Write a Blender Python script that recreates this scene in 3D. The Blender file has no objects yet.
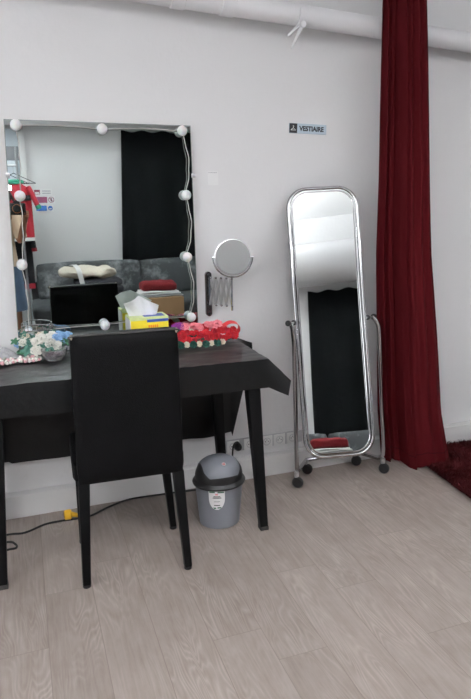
import bpy, bmesh, math, random
from mathutils import Vector, Matrix, noise
random.seed(7)
PI = math.pi
S = bpy.context.scene
COL = S.collection
WALL = 2.69          # plane of the wall in front
MIRROR = 2.665       # face of the wall mirror
BACK = -1.2          # wall behind the photographer
CEIL = 2.78

# ------------------------------------------------------------------ materials
def mat(name, col, rough=.5, metal=0.0, bump=0.0, bscale=60.0, var=0.0, vscale=8.0, spec=.5, trans=0.0, ior=1.45,
        alpha=1.0, sheen=0.0, coat=0.0, emit=None, estr=0.0, stretch=(1, 1, 1), sss=0.0):
    m = bpy.data.materials.new(name); m.use_nodes = True
    nt = m.node_tree; b = nt.nodes['Principled BSDF']
    b.inputs['Base Color'].default_value = (*col, 1)
    b.inputs['Roughness'].default_value = rough
    b.inputs['Metallic'].default_value = metal
    b.inputs['Specular IOR Level'].default_value = spec
    b.inputs['Transmission Weight'].default_value = trans
    b.inputs['IOR'].default_value = ior
    b.inputs['Alpha'].default_value = alpha
    b.inputs['Sheen Weight'].default_value = sheen
    b.inputs['Coat Weight'].default_value = coat
    b.inputs['Subsurface Weight'].default_value = sss
    if emit:
        b.inputs['Emission Color'].default_value = (*emit, 1); b.inputs['Emission Strength'].default_value = estr
    tc = nt.nodes.new('ShaderNodeTexCoord'); mp = nt.nodes.new('ShaderNodeMapping')
    mp.inputs['Scale'].default_value = stretch
    nt.links.new(tc.outputs['Object'], mp.inputs['Vector'])
    if var > 0:
        n = nt.nodes.new('ShaderNodeTexNoise'); n.inputs['Scale'].default_value = vscale; n.inputs['Detail'].default_value = 5
        nt.links.new(mp.outputs[0], n.inputs['Vector'])
        mx = nt.nodes.new('ShaderNodeMix'); mx.data_type = 'RGBA'
        mx.inputs['A'].default_value = (*[c * (1 - var) for c in col], 1)
        mx.inputs['B'].default_value = (*[min(1, c * (1 + var)) for c in col], 1)
        nt.links.new(n.outputs['Fac'], mx.inputs['Factor']); nt.links.new(mx.outputs['Result'], b.inputs['Base Color'])
    if bump > 0:
        n2 = nt.nodes.new('ShaderNodeTexNoise'); n2.inputs['Scale'].default_value = bscale; n2.inputs['Detail'].default_value = 4
        nt.links.new(mp.outputs[0], n2.inputs['Vector'])
        bp = nt.nodes.new('ShaderNodeBump'); bp.inputs['Strength'].default_value = bump; bp.inputs['Distance'].default_value = .01
        nt.links.new(n2.outputs['Fac'], bp.inputs['Height']); nt.links.new(bp.outputs['Normal'], b.inputs['Normal'])
    return m

def wall_mat():
    m = mat('white wall paint', (.72, .718, .722), .75, bump=.12, bscale=35, spec=.25)
    nt = m.node_tree; b = nt.nodes['Principled BSDF']
    tc = nt.nodes.new('ShaderNodeTexCoord')
    n = nt.nodes.new('ShaderNodeTexNoise'); n.inputs['Scale'].default_value = 9; n.inputs['Detail'].default_value = 8; n.inputs['Roughness'].default_value = .7
    nt.links.new(tc.outputs['Object'], n.inputs['Vector'])
    r = nt.nodes.new('ShaderNodeMapRange'); r.inputs[1].default_value = .6; r.inputs[2].default_value = .8; r.inputs[3].default_value = 0; r.inputs[4].default_value = .5
    nt.links.new(n.outputs['Fac'], r.inputs[0])
    sp = nt.nodes.new('ShaderNodeSeparateXYZ'); nt.links.new(tc.outputs['Object'], sp.inputs[0])
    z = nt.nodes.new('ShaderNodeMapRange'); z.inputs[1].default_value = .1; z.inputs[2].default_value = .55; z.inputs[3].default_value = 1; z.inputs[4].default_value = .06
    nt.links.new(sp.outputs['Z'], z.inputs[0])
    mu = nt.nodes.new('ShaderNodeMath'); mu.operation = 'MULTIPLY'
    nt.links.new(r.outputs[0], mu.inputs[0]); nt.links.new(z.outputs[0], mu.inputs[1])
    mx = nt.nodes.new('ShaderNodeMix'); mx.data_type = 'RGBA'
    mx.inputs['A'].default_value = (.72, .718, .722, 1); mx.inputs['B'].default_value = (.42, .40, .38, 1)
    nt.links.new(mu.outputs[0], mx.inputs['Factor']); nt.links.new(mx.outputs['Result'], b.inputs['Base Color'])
    return m

def floor_mat():
    m = bpy.data.materials.new('greyed oak planks'); m.use_nodes = True
    nt = m.node_tree; L = nt.links.new; b = nt.nodes['Principled BSDF']
    def N(t): return nt.nodes.new('ShaderNode' + t)
    def math_(op, a, bb=None):
        k = N('Math'); k.operation = op
        for i, v in enumerate((a, bb)):
            if v is None: continue
            if isinstance(v, (int, float)): k.inputs[i].default_value = v
            else: L(v, k.inputs[i])
        return k.outputs[0]
    tc = N('TexCoord'); sp = N('SeparateXYZ'); L(tc.outputs['Object'], sp.inputs[0])
    X, Y = sp.outputs['X'], sp.outputs['Y']
    u = math_('DIVIDE', math_('SUBTRACT', X, .137), .165)
    row = math_('FLOOR', u)
    wn = N('TexWhiteNoise'); wn.noise_dimensions = '1D'; L(math_('ADD', row, 17.3), wn.inputs['W'])
    v = math_('ADD', math_('DIVIDE', Y, 1.2), math_('MULTIPLY', wn.outputs['Value'], 5.0))
    known = {-1: 2.03, 2: 1.60, 3: 1.45, 4: 1.865, 5: 1.70, 6: 1.39, 7: 1.96, 8: 1.62}
    for k_, yj in known.items():            # end joints seen in the photograph
        c_ = N('Math'); c_.operation = 'COMPARE'; L(row, c_.inputs[0]); c_.inputs[1].default_value = k_; c_.inputs[2].default_value = .1
        tgt = math_('ADD', math_('DIVIDE', Y, 1.2), 10 - yj / 1.2)
        v = math_('ADD', math_('MULTIPLY', v, math_('SUBTRACT', 1, c_.outputs[0])), math_('MULTIPLY', tgt, c_.outputs[0]))
    idx = math_('FLOOR', v)
    fu = math_('FRACT', u); fv = math_('FRACT', v)
    wn2 = N('TexWhiteNoise'); wn2.noise_dimensions = '2D'
    cb = N('CombineXYZ'); L(row, cb.inputs[0]); L(idx, cb.inputs[1]); L(cb.outputs[0], wn2.inputs['Vector'])
    rnd = wn2.outputs['Value']
    # seams
    du = math_('MULTIPLY', math_('MINIMUM', fu, math_('SUBTRACT', 1, fu)), .165)
    dv = math_('MULTIPLY', math_('MINIMUM', fv, math_('SUBTRACT', 1, fv)), 1.2)
    d = math_('MINIMUM', du, dv)
    sm = N('MapRange'); sm.inputs[1].default_value = .0003; sm.inputs[2].default_value = .0017; L(d, sm.inputs[0])
    # grain
    off = math_('MULTIPLY', rnd, 37.0)
    gv = N('CombineXYZ'); L(math_('ADD', X, off), gv.inputs[0]); L(math_('ADD', Y, off), gv.inputs[1])
    mp = N('Mapping'); mp.inputs['Scale'].default_value = (85, 4.5, 1); L(gv.outputs[0], mp.inputs['Vector'])
    g1 = N('TexNoise'); g1.inputs['Scale'].default_value = 1; g1.inputs['Detail'].default_value = 8; g1.inputs['Roughness'].default_value = .65; L(mp.outputs[0], g1.inputs['Vector'])
    mp2 = N('Mapping'); mp2.inputs['Scale'].default_value = (9, 1.3, 1); L(gv.outputs[0], mp2.inputs['Vector'])
    w = N('TexNoise'); w.inputs['Scale'].default_value = 1; w.inputs['Detail'].default_value = 2; w.inputs['Distortion'].default_value = .5; L(mp2.outputs[0], w.inputs['Vector'])
    rings = math_('ABSOLUTE', math_('SINE', math_('MULTIPLY', w.outputs['Fac'], 75.0)))
    mp3 = N('Mapping'); mp3.inputs['Scale'].default_value = (5, 3, 1); L(gv.outputs[0], mp3.inputs['Vector'])
    patch = N('TexNoise'); patch.inputs['Scale'].default_value = 1; patch.inputs['Detail'].default_value = 3; L(mp3.outputs[0], patch.inputs['Vector'])
    mp4 = N('Mapping'); mp4.inputs['Scale'].default_value = (16, 7, 1); L(gv.outputs[0], mp4.inputs['Vector'])
    blot = N('TexNoise'); blot.inputs['Scale'].default_value = 1; blot.inputs['Detail'].default_value = 5; blot.inputs['Roughness'].default_value = .6; L(mp4.outputs[0], blot.inputs['Vector'])
    pm = N('MapRange'); pm.inputs[1].default_value = .42; pm.inputs[2].default_value = .66; L(patch.outputs['Fac'], pm.inputs[0])
    ringm = math_('MULTIPLY', math_('SUBTRACT', 1, rings), pm.outputs[0])
    t = math_('ADD', math_('ADD', math_('MULTIPLY', g1.outputs['Fac'], .45), math_('MULTIPLY', blot.outputs['Fac'], .38)), math_('MULTIPLY', ringm, .22))
    t = math_('ADD', t, math_('MULTIPLY', rnd, .12))
    rp = N('ValToRGB'); L(t, rp.inputs[0])
    e = rp.color_ramp.elements
    e[0].position = .25; e[0].color = (.178, .143, .127, 1)
    e[1].position = .95; e[1].color = (.43, .372, .34, 1)
    k = e.new(.5); k.color = (.272, .229, .207, 1)
    mx = N('Mix'); mx.data_type = 'RGBA'; mx.inputs['A'].default_value = (.19, .155, .135, 1)
    L(sm.outputs[0], mx.inputs['Factor']); L(rp.outputs[0], mx.inputs['B'])
    L(mx.outputs['Result'], b.inputs['Base Color'])
    b.inputs['Roughness'].default_value = .42; b.inputs['Specular IOR Level'].default_value = .4
    bp = N('Bump'); bp.inputs['Strength'].default_value = .25; bp.inputs['Distance'].default_value = .003
    L(math_('ADD', sm.outputs[0], math_('MULTIPLY', t, .5)), bp.inputs['Height']); L(bp.outputs['Normal'], b.inputs['Normal'])
    return m

def snowy(name, base, hi, scale, lo=.58, hi_at=.66):
    m = mat(name, base, .7, bump=.15, bscale=25)
    nt = m.node_tree; b = nt.nodes['Principled BSDF']
    tc = nt.nodes.new('ShaderNodeTexCoord'); n = nt.nodes.new('ShaderNodeTexNoise')
    n.inputs['Scale'].default_value = scale; n.inputs['Detail'].default_value = 7; n.inputs['Roughness'].default_value = .68
    nt.links.new(tc.outputs['Object'], n.inputs['Vector'])
    r = nt.nodes.new('ShaderNodeValToRGB'); nt.links.new(n.outputs['Fac'], r.inputs[0])
    r.color_ramp.elements[0].position = lo; r.color_ramp.elements[0].color = (*base, 1)
    r.color_ramp.elements[1].position = hi_at + .12; r.color_ramp.elements[1].color = (*hi, 1)
    nt.links.new(r.outputs[0], b.inputs['Base Color'])
    return m

M = {}
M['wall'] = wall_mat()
M['ceiling'] = mat('white ceiling paint', (.86, .86, .86), .85, bump=.05, bscale=40)
M['skirt'] = mat('white skirting paint', (.68, .675, .67), .6, bump=.15, bscale=25, var=.08, vscale=6)
M['floor'] = floor_mat()
M['pipe'] = mat('white painted pipe', (.76, .76, .775), .5, bump=.06, bscale=30)
M['leather'] = mat('black leatherette', (.0042, .0042, .0046), .46, bump=.25, bscale=260, var=.3, spec=.09)
M['piping'] = mat('worn dark grey piping', (.035, .033, .032), .6, bump=.3, bscale=150, var=.5, vscale=70)
M['worn'] = mat('worn beige corner', (.30, .25, .20), .8, var=.4, vscale=120)
M['blackleg'] = mat('black lacquered metal', (.005, .005, .0054), .5, var=.25, vscale=20, spec=.13)
M['chipped'] = mat('chipped black lacquer', (.03, .028, .026), .6, var=.9, vscale=140)
M['cloth'] = mat('black vinyl tablecloth', (.0065, .007, .0076), .33, bump=.35, bscale=14, spec=.34)
M['drape'] = mat('black cotton drape', (.006, .006, .0065), .9, spec=.15, bump=.2, bscale=60)
M['chrome'] = mat('polished chrome', (.47, .47, .48), .09, 1.0)
M['dullchrome'] = mat('dull chrome', (.55, .55, .56), .28, 1.0)
M['silver'] = mat('mirror silvering', (.60, .652, .64), .012, 1.0)
M['clearsilver'] = mat('clear mirror silvering', (.70, .725, .715), .012, 1.0)
M['darkchrome'] = mat('dark chrome', (.22, .22, .23), .2, 1.0)
M['silvergrey'] = mat('small mirror silvering', (.40, .41, .41), .05, 1.0)
M['glassedge'] = mat('greenish glass edge', (.25, .30, .28), .15)
M['blackplastic'] = mat('black plastic', (.012, .012, .013), .4)
M['greyplastic'] = mat('blue grey plastic', (.185, .195, .222), .45, bump=.04, bscale=200)
M['bulb'] = mat('frosted white globe', (.82, .82, .82), .3, sss=.1)
M['wire'] = mat('pale grey wire', (.45, .44, .42), .5)
M['whiteplastic'] = mat('white plastic', (.72, .72, .71), .4)
M['socketgrey'] = mat('grey socket plastic', (.42, .42, .435), .45)
M['darkhole'] = mat('dark socket recess', (.03, .03, .03), .6)
M['curtain'] = mat('dark red curtain cloth', (.064, .0048, .0066), .9, spec=.08, bump=.25, bscale=240, var=.12, vscale=5, )
M['rug'] = mat('dark red rug backing', (.03, .003, .005), .95, spec=.1)
M['pile'] = mat('dark red shag pile', (.045, .0065, .0075), .8, spec=.1, var=.75, vscale=9)
M['paper'] = mat('white paper', (.76, .76, .76), .8)
M['greyprint'] = mat('grey print', (.42, .42, .44), .8)
M['alu'] = mat('brushed blue aluminium', (.42, .50, .57), .35, .25, bump=.1, bscale=120, stretch=(1, 1, 30))
M['black'] = mat('black print', (.012, .012, .014), .5)
M['tissue'] = mat('white tissue', (.85, .86, .87), .9, bump=.2, bscale=40)
M['yellow'] = mat('yellow card', (.85, .68, .03), .5)
M['lime'] = mat('pale lime card', (.62, .70, .32), .5, var=.25, vscale=40)
M['bluecard'] = mat('blue print', (.05, .10, .38), .5)
M['orange'] = mat('orange print', (.85, .25, .02), .5)
M['yellowplug'] = mat('yellow plug plastic', (.75, .42, .02), .45)
M['cable'] = mat('black cable rubber', (.012, .012, .012), .55)
M['red flower'] = mat('red silk petals', (.50, .012, .022), .7)
M['deep red flower'] = mat('deep red silk petals', (.42, .012, .03), .7)
M['pink flower'] = mat('pink silk petals', (.80, .25, .29), .7)
M['cream flower'] = mat('cream silk petals', (.76, .68, .55), .75)
M['dark green flower'] = mat('dark green silk petals', (.012, .075, .055), .75)
M['purple flower'] = mat('purple silk petals', (.24, .03, .24), .75)
M['white flower'] = mat('white silk petals', (.78, .76, .70), .75)
M['green leaf'] = mat('green silk leaves', (.05, .16, .085), .7)
M['teal leaf'] = mat('blue green silk leaves', (.06, .17, .13), .7)
M['blue flower'] = mat('light blue silk petals', (.28, .47, .72), .75)
M['ribbon'] = mat('shiny red ribbon', (.62, .015, .025), .3)
M['glass'] = mat('clear pressed glass', (.95, .93, .94), .05, trans=.88, ior=1.45)
M['plum'] = mat('dark plum trinkets', (.06, .025, .04), .4)
M['bead pink'] = mat('pink pearl bead', (.74, .40, .43), .25, coat=.5)
M['bead white'] = mat('white pearl bead', (.80, .76, .72), .22, coat=.5)
M['bead green'] = mat('grey green pearl bead', (.40, .42, .36), .25, coat=.5)
M['film'] = mat('crinkled clear plastic', (.86, .86, .88), .18, trans=.6, ior=1.2, bump=.6, bscale=70)
M['sofa'] = snowy('dark grey velvet', (.040, .046, .050), (.085, .092, .096), 8, .5, .7)
M['cushion'] = snowy('marbled grey cushion velvet', (.050, .057, .061), (.36, .37, .38), 5, .50, .62)
M['palewood'] = mat('pale pine', (.58, .50, .36), .6, bump=.1, bscale=30, var=.2, stretch=(2, 30, 30))
M['cardboard'] = mat('brown cardboard', (.34, .205, .105), .85, var=.08)
M['redcloth'] = mat('red knitted cloth', (.17, .008, .012), .9, bump=.4, bscale=120)
M['whitecloth'] = mat('white folded cloth', (.75, .75, .75), .9, bump=.25, bscale=60)
M['creamcloth'] = mat('cream bundle cloth', (.66, .60, .50), .95, bump=.5, bscale=35)
M['greycloth'] = mat('grey folded cloth', (.30, .31, .33), .9, bump=.25, bscale=60)
M['darkcloth'] = mat('charcoal folded cloth', (.05, .05, .06), .9, bump=.3, bscale=50)
M['hanging'] = mat('black wall hanging cloth', (.0055, .0065, .007), .95, spec=.1, bump=.25, bscale=30)
M['jersey'] = mat('red sports shirt cloth', (.36, .015, .03), .7, bump=.15, bscale=90)
M['green'] = mat('green cuff cloth', (.03, .26, .16), .75)
M['coat'] = mat('black coat cloth', (.014, .014, .017), .9)
M['sign red'] = mat('maroon sign print', (.30, .07, .11), .6)
M['sign purple'] = mat('purple red sign print', (.34, .09, .17), .6)
M['sign blue'] = mat('blue sign print', (.05, .17, .50), .6)
M['frost'] = mat('frosted bluish door glass', (.60, .66, .72), .35, var=.15, vscale=3)
M['skin'] = mat('brown skin', (.23, .105, .055), .5, sss=.05)
M['hair'] = mat('dark hair', (.012, .009, .008), .6)
M['denim'] = mat('blue denim', (.075, .12, .19), .9, bump=.3, bscale=200, var=.25, vscale=14)
M['beige'] = mat('beige shirt cloth', (.62, .47, .34), .85, bump=.2, bscale=80)
M['eye'] = mat('eye white', (.8, .8, .8), .3)
M['lip'] = mat('lips', (.25, .06, .05), .5)
M['lamp'] = mat('added lamp diffuser', (.9, .9, .9), .5, emit=(.955, .97, 1.0), estr=13.0)
M['uplamp'] = mat('added upward lamp diffuser', (.9, .9, .9), .5, emit=(.955, .97, 1.0), estr=62.0)  # stronger upward glow of the added lamps, whitens the ceiling
M['windowglow'] = mat('added window glow', (.8, .8, .8), .4, emit=(.95, .98, 1.0), estr=3.0)  # glow of the added left window
M['flash'] = mat('lit camera flash', (1, 1, 1), .4, emit=(.92, .97, 1.0), estr=60.0)
M['shoe'] = mat('white canvas shoe', (.6, .6, .58), .8)

# ------------------------------------------------------------------ object helpers
BASE = {}
def tag(o, label, cat, group=None):
    o['label'] = label; o['category'] = cat
    if group: o['group'] = group
    return o
def thing(name, label, cat, loc, group=None):
    o = bpy.data.objects.new(name, None); COL.objects.link(o)
    o.empty_display_size = .05
    o.location = loc; BASE[o] = Vector(loc)
    return tag(o, label, cat, group)
def mesh_from(bm, name, m, smooth=35):
    me = bpy.data.meshes.new(name)
    bmesh.ops.recalc_face_normals(bm, faces=bm.faces)
    if smooth is not None:
        for f in bm.faces: f.smooth = True
        lim = math.radians(smooth)
        for e in bm.edges:
            if len(e.link_faces) == 2 and e.calc_face_angle(0) > lim: e.smooth = False
    bm.to_mesh(me); bm.free()
    for k in (m if isinstance(m, (list, tuple)) else [m]): me.materials.append(M[k] if isinstance(k, str) else k)
    return me
def obj(name, bm, m, parent=None, smooth=35, loc=None):
    """one mesh object; coordinates in bm are world coordinates"""
    if parent is not None: base = BASE[parent]
    elif loc is not None: base = Vector(loc)
    else:
        zs = [v.co for v in bm.verts]
        base = Vector(((min(v.x for v in zs) + max(v.x for v in zs)) / 2, (min(v.y for v in zs) + max(v.y for v in zs)) / 2, min(v.z for v in zs)))
    bmesh.ops.translate(bm, verts=bm.verts, vec=-base)
    o = bpy.data.objects.new(name, mesh_from(bm, name, m, smooth)); COL.objects.link(o)
    BASE[o] = base
    if parent is not None: o.parent = parent
    else: o.location = base
    return o
def single(name, bm, m, label, cat, group=None, smooth=35):
    return tag(obj(name, bm, m, None, smooth), label, cat, group)
def struct(name, bm, m, parent=None, smooth=35):
    o = obj(name, bm, m, parent, smooth, loc=(0, 0, 0) if parent is None else None)
    if parent is None: o['kind'] = 'structure'
    return o
def inst(src, parent, loc, rot=(0, 0, 0), scale=1.0, name=None):
    """another object sharing src's mesh, placed under parent at world loc"""
    o = bpy.data.objects.new(name or src.name.split('.')[0], src.data); COL.objects.link(o)
    o.parent = parent; o.location = Vector(loc) - BASE[parent]; o.rotation_euler = rot; o.scale = (scale,) * 3
    BASE[o] = Vector(loc)
    return o

# ------------------------------------------------------------------ shape helpers
def box(bm, lo, hi, bev=0.0, seg=2, mtx=None):
    n0 = set(bm.verts)
    r = bmesh.ops.create_cube(bm, size=1)
    vs = r['verts']
    for v in vs:
        v.co = Vector((lo[i] + (v.co[i] + .5) * (hi[i] - lo[i]) for i in range(3)))
    if bev > 0:
        es = list({e for v in vs for e in v.link_edges})
        bmesh.ops.bevel(bm, geom=es, offset=bev, segments=seg, profile=.5, affect='EDGES', clamp_overlap=True)
    new = [v for v in bm.verts if v not in n0]
    if mtx is not None: bmesh.ops.transform(bm, matrix=mtx, verts=new)
    return new
def loft(bm, rings, close_u=True, cap=True, close_v=False):
    R = [[bm.verts.new(p) for p in r] for r in rings]
    n = len(R[0]); m = len(R)
    for i in range(m if close_v else m - 1):
        a, b = R[i], R[(i + 1) % m]
        for j in range(n if close_u else n - 1):
            k = (j + 1) % n
            try: bm.faces.new((a[j], a[k], b[k], b[j]))
            except ValueError: pass
    if cap and close_u and not close_v:
        bm.faces.new(R[0][::-1]); bm.faces.new(R[-1])
    return R
def tube(bm, pts, r, n=10, closed=False, flat=None):
    pts = [Vector(p) for p in pts]; m = len(pts)
    rs = r if isinstance(r, (list, tuple)) else [r] * m
    rings = []; up = None
    for i in range(m):
        a = pts[i - 1] if (i > 0 or closed) else pts[i]; b = pts[(i + 1) % m] if (i < m - 1 or closed) else pts[i]
        t = (b - a).normalized()
        if up is None:
            up = Vector((0, 0, 1)) if abs(t.z) < .9 else Vector((1, 0, 0))
        s = t.cross(up).normalized(); up = s.cross(t).normalized()
        rings.append([pts[i] + (s * math.cos(2 * PI * k / n) + up * math.sin(2 * PI * k / n) * (flat or 1)) * rs[i] for k in range(n)])
    loft(bm, rings, True, not closed, closed)
def smooth_path(pts, n=8):
    pts = [Vector(p) for p in pts]; out = []
    P = [pts[0] * 2 - pts[1]] + pts + [pts[-1] * 2 - pts[-2]]
    for i in range(1, len(P) - 2):
        for k in range(n):
            t = k / n; a, b, c, d = P[i - 1], P[i], P[i + 1], P[i + 2]
            out.append(.5 * ((2 * b) + (c - a) * t + (2 * a - 5 * b + 4 * c - d) * t * t + (3 * b - a - 3 * c + d) * t ** 3))
    out.append(pts[-1]); return out
def lathe(bm, prof, c, n=32, axis='Z', sx=1.0, sy=1.0, mtx=None):
    rings = []
    for r, h in prof:
        ring = []
        for k in range(n):
            a = 2 * PI * k / n
            p = Vector((r * math.cos(a) * sx, r * math.sin(a) * sy, h))
            if axis == 'Y': p = Vector((p.x, -p.z, p.y))
            if axis == 'X': p = Vector((p.z, p.x, p.y))
            if mtx is not None: p = mtx @ p
            ring.append(p + Vector(c))
        rings.append(ring)
    loft(bm, rings)
def sphere(bm, c, r, u=18, v=12, s=(1, 1, 1)):
    m = Matrix.Translation(c) @ Matrix.Diagonal((s[0], s[1], s[2], 1))
    bmesh.ops.create_uvsphere(bm, u_segments=u, v_segments=v, radius=r, matrix=m)
def taper(bm, a, b, wa, wb, bev=.003):
    """square tapered leg from top centre a (side wa) to bottom centre b (side wb)"""
    n0 = set(bm.verts)
    rings = []
    for p, w in ((a, wa), (b, wb)):
        rings.append([(p[0] + sx * w / 2, p[1] + sy * w / 2, p[2]) for sx, sy in ((-1, -1), (1, -1), (1, 1), (-1, 1))])
    loft(bm, rings)
    vs = [v for v in bm.verts if v not in n0]
    es = list({e for v in vs for e in v.link_edges})
    if bev: bmesh.ops.bevel(bm, geom=es, offset=bev, segments=2, profile=.5, affect='EDGES')
def sheet(bm, fn, nu, nv, thick=0.0):
    """grid surface fn(u,v); with thickness closes into a solid along its normals"""
    P = [[Vector(fn(i / nu, j / nv)) for j in range(nv + 1)] for i in range(nu + 1)]
    A = [[bm.verts.new(p) for p in r] for r in P]
    for i in range(nu):
        for j in range(nv): bm.faces.new((A[i][j], A[i + 1][j], A[i + 1][j + 1], A[i][j + 1]))
    if thick:
        def nrm(i, j):
            a = P[min(i + 1, nu)][j] - P[max(i - 1, 0)][j]; b = P[i][min(j + 1, nv)] - P[i][max(j - 1, 0)]
            c = a.cross(b); return c.normalized() if c.length > 1e-12 else Vector((0, 0, 1))
        B = [[bm.verts.new(P[i][j] - nrm(i, j) * thick) for j in range(nv + 1)] for i in range(nu + 1)]
        for i in range(nu):
            for j in range(nv): bm.faces.new((B[i][j], B[i][j + 1], B[i + 1][j + 1], B[i + 1][j]))
        for i in range(nu):
            bm.faces.new((A[i][0], B[i][0], B[i + 1][0], A[i + 1][0])); bm.faces.new((A[i][nv], A[i + 1][nv], B[i + 1][nv], B[i][nv]))
        for j in range(nv):
            bm.faces.new((A[0][j], A[0][j + 1], B[0][j + 1], B[0][j])); bm.faces.new((A[nu][j], B[nu][j], B[nu][j + 1], A[nu][j + 1]))
def nz(x, y, z=0.0): return noise.noise(Vector((x, y, z)))
def text_bm(s, size, mtx, depth=.0006):
    c = bpy.data.curves.new('lettering', 'FONT'); c.body = s; c.size = size; c.extrude = depth; c.align_x = 'LEFT'
    c.offset = size * .04
    o = bpy.data.objects.new('lettering', c); COL.objects.link(o)
    dg = bpy.context.evaluated_depsgraph_get(); me = bpy.data.meshes.new_from_object(o.evaluated_get(dg))
    bm = bmesh.new(); bm.from_mesh(me)
    bpy.data.objects.remove(o); bpy.data.meshes.remove(me); bpy.data.curves.remove(c)
    bmesh.ops.transform(bm, matrix=mtx, verts=bm.verts)
    return bm
B = bmesh.new

# ------------------------------------------------------------------ room shell
bm = B(); box(bm, (-2.3, BACK - .1, -.05), (4.3, WALL + .1, 0)); struct('floor', bm, 'floor')
bm = B(); box(bm, (-2.3, BACK - .1, CEIL), (4.3, WALL + .1, CEIL + .05)); struct('ceiling', bm, 'ceiling')
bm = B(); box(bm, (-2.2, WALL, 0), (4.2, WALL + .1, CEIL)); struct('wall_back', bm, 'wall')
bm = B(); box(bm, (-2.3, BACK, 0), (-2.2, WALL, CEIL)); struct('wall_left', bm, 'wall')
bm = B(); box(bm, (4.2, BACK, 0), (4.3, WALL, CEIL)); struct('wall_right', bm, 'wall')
bm = B(); box(bm, (-2.2, BACK - .1, 0), (4.2, BACK, CEIL)); struct('wall_front', bm, 'wall')
t = thing('air_duct', 'big round white air duct along the top of the wall behind the sofa', 'duct', (1.0, -1.0, 2.10))
bm = B(); tube(bm, [(-2.2 + 6.4 * k / 20, -1.0, 2.285) for k in range(21)], .182, 40); obj('duct_run', bm, 'pipe', t)
for x in (-1.3, .7, 2.7):
    bm = B(); tube(bm, [(x - .03, -1.0, 2.285), (x - .027, -1.0, 2.285), (x + .027, -1.0, 2.285), (x + .03, -1.0, 2.285)], [.182, .1855, .1855, .182], 40); obj('duct_joint', bm, 'pipe', t)
    bm = B(); tube(bm, [(x, -1.0, 2.46), (x, -1.0, CEIL)], .008, 8); obj('hanging_rod', bm, 'dullchrome', t)
# plinth on the left, low skirting beyond the curtain
bm = B()
n = 60
sheet(bm, lambda u, v: (-2.2 + 3.98 * u, [WALL - .001, WALL - .02, 2.657, 2.655, 2.655][int(round(v * 4))] + .002 * nz(u * 40, v * 3),
                        [.112, .110, .104, .094, 0][int(round(v * 4))] + (.002 * nz(u * 30, 5) if v < .9 else 0)), n, 4)
struct('baseboard_back', bm, 'skirt')
bm = B(); box(bm, (1.78, 2.672, 0), (4.2, WALL, .118), .004); box(bm, (1.78, 2.667, .098), (4.2, WALL, .104), .001); struct('baseboard_right', bm, 'skirt')
bm = B(); box(bm, (.14, BACK, 0), (4.2, BACK + .015, .09), .003); struct('baseboard_front', bm, 'skirt')
# door with frosted panel in the wall behind the photographer
bm = B(); box(bm, (-.90, BACK, 0), (-.84, BACK + .04, 2.15), .003); box(bm, (.065, BACK, 0), (.125, BACK + .04, 2.15), .003); box(bm, (-.84, BACK, 2.09), (.065, BACK + .04, 2.15), .003)
door = struct('door_1', bm, 'skirt')
bm = B(); box(bm, (-.84, BACK, .01), (.065, BACK + .02, 2.09), .003); obj('door_panel', bm, 'frost', door)
bm = B(); box(bm, (-.84, BACK + .02, 1.80), (.065, BACK + .027, 1.93), .002); obj('door_rail', bm, 'greycloth', door)
bm = B(); tube(bm, smooth_path([(-.78, BACK + .02, 1.0), (-.78, BACK + .06, 1.0), (-.70, BACK + .065, 1.0), (-.66, BACK + .065, 1.0)]), .009); obj('door_handle', bm, 'chrome', door)

# unseen window added on the left to brighten the lower wall
bm = B()
for lo, hi in (((-2.2, -.25, .55), (-2.15, -.19, 2.05)), ((-2.2, 1.39, .55), (-2.15, 1.45, 2.05)), ((-2.2, -.19, .55), (-2.15, 1.39, .61)), ((-2.2, -.19, 1.99), (-2.15, 1.39, 2.05)), ((-2.2, .57, .61), (-2.155, .63, 1.99))):
    box(bm, lo, hi, .003)
win = struct('added_window_1', bm, 'whiteplastic')
bm = B(); box(bm, (-2.199, -.19, .61), (-2.18, 1.39, 1.99)); obj('glow_pane', bm, 'windowglow', win)
bm = B(); tube(bm, [(-2.15, .60, 1.20), (-2.125, .60, 1.20), (-2.12, .60, 1.30)], .008, 8); obj('window_handle', bm, 'dullchrome', win)
# unseen hanging lamps, added to light the room below and the ceiling above
def pendant(x, y, label):
    z = 2.24
    t = thing('added_pendant', label, 'lamp', (x, y, z), 'added pendant lamps')
    bm = B()
    for lo, hi in (((-.62, -.17), (-.595, .17)), ((.595, -.17), (.62, .17)), ((-.595, -.17), (.595, -.145)), ((-.595, .145), (.595, .17))):
        box(bm, (x + lo[0], y + lo[1], z), (x + hi[0], y + hi[1], z + .05), .003)
    obj('frame', bm, 'whiteplastic', t)
    bm = B(); box(bm, (x - .595, y - .145, z + .01), (x + .595, y + .145, z + .024)); obj('diffuser', bm, 'lamp', t)
    bm = B(); box(bm, (x - .595, y - .145, z + .026), (x + .595, y + .145, z + .04)); obj('upper_diffuser', bm, 'uplamp', t)
    for s in (-.5, .5):
        bm = B(); tube(bm, [(x + s, y + .157, z + .04), (x + s, y + .157, CEIL)], .003, 8); obj('cable', bm, 'wire', t)
pendant(-1.25, -.05, 'added unseen pendant lamp far left of the camera position')
pendant(.38, -.05, 'added unseen pendant lamp just right of the camera position')
pendant(3.2, -.05, 'added unseen pendant lamp far right of the camera position')  # added to brighten the wall right of the curtain

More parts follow.
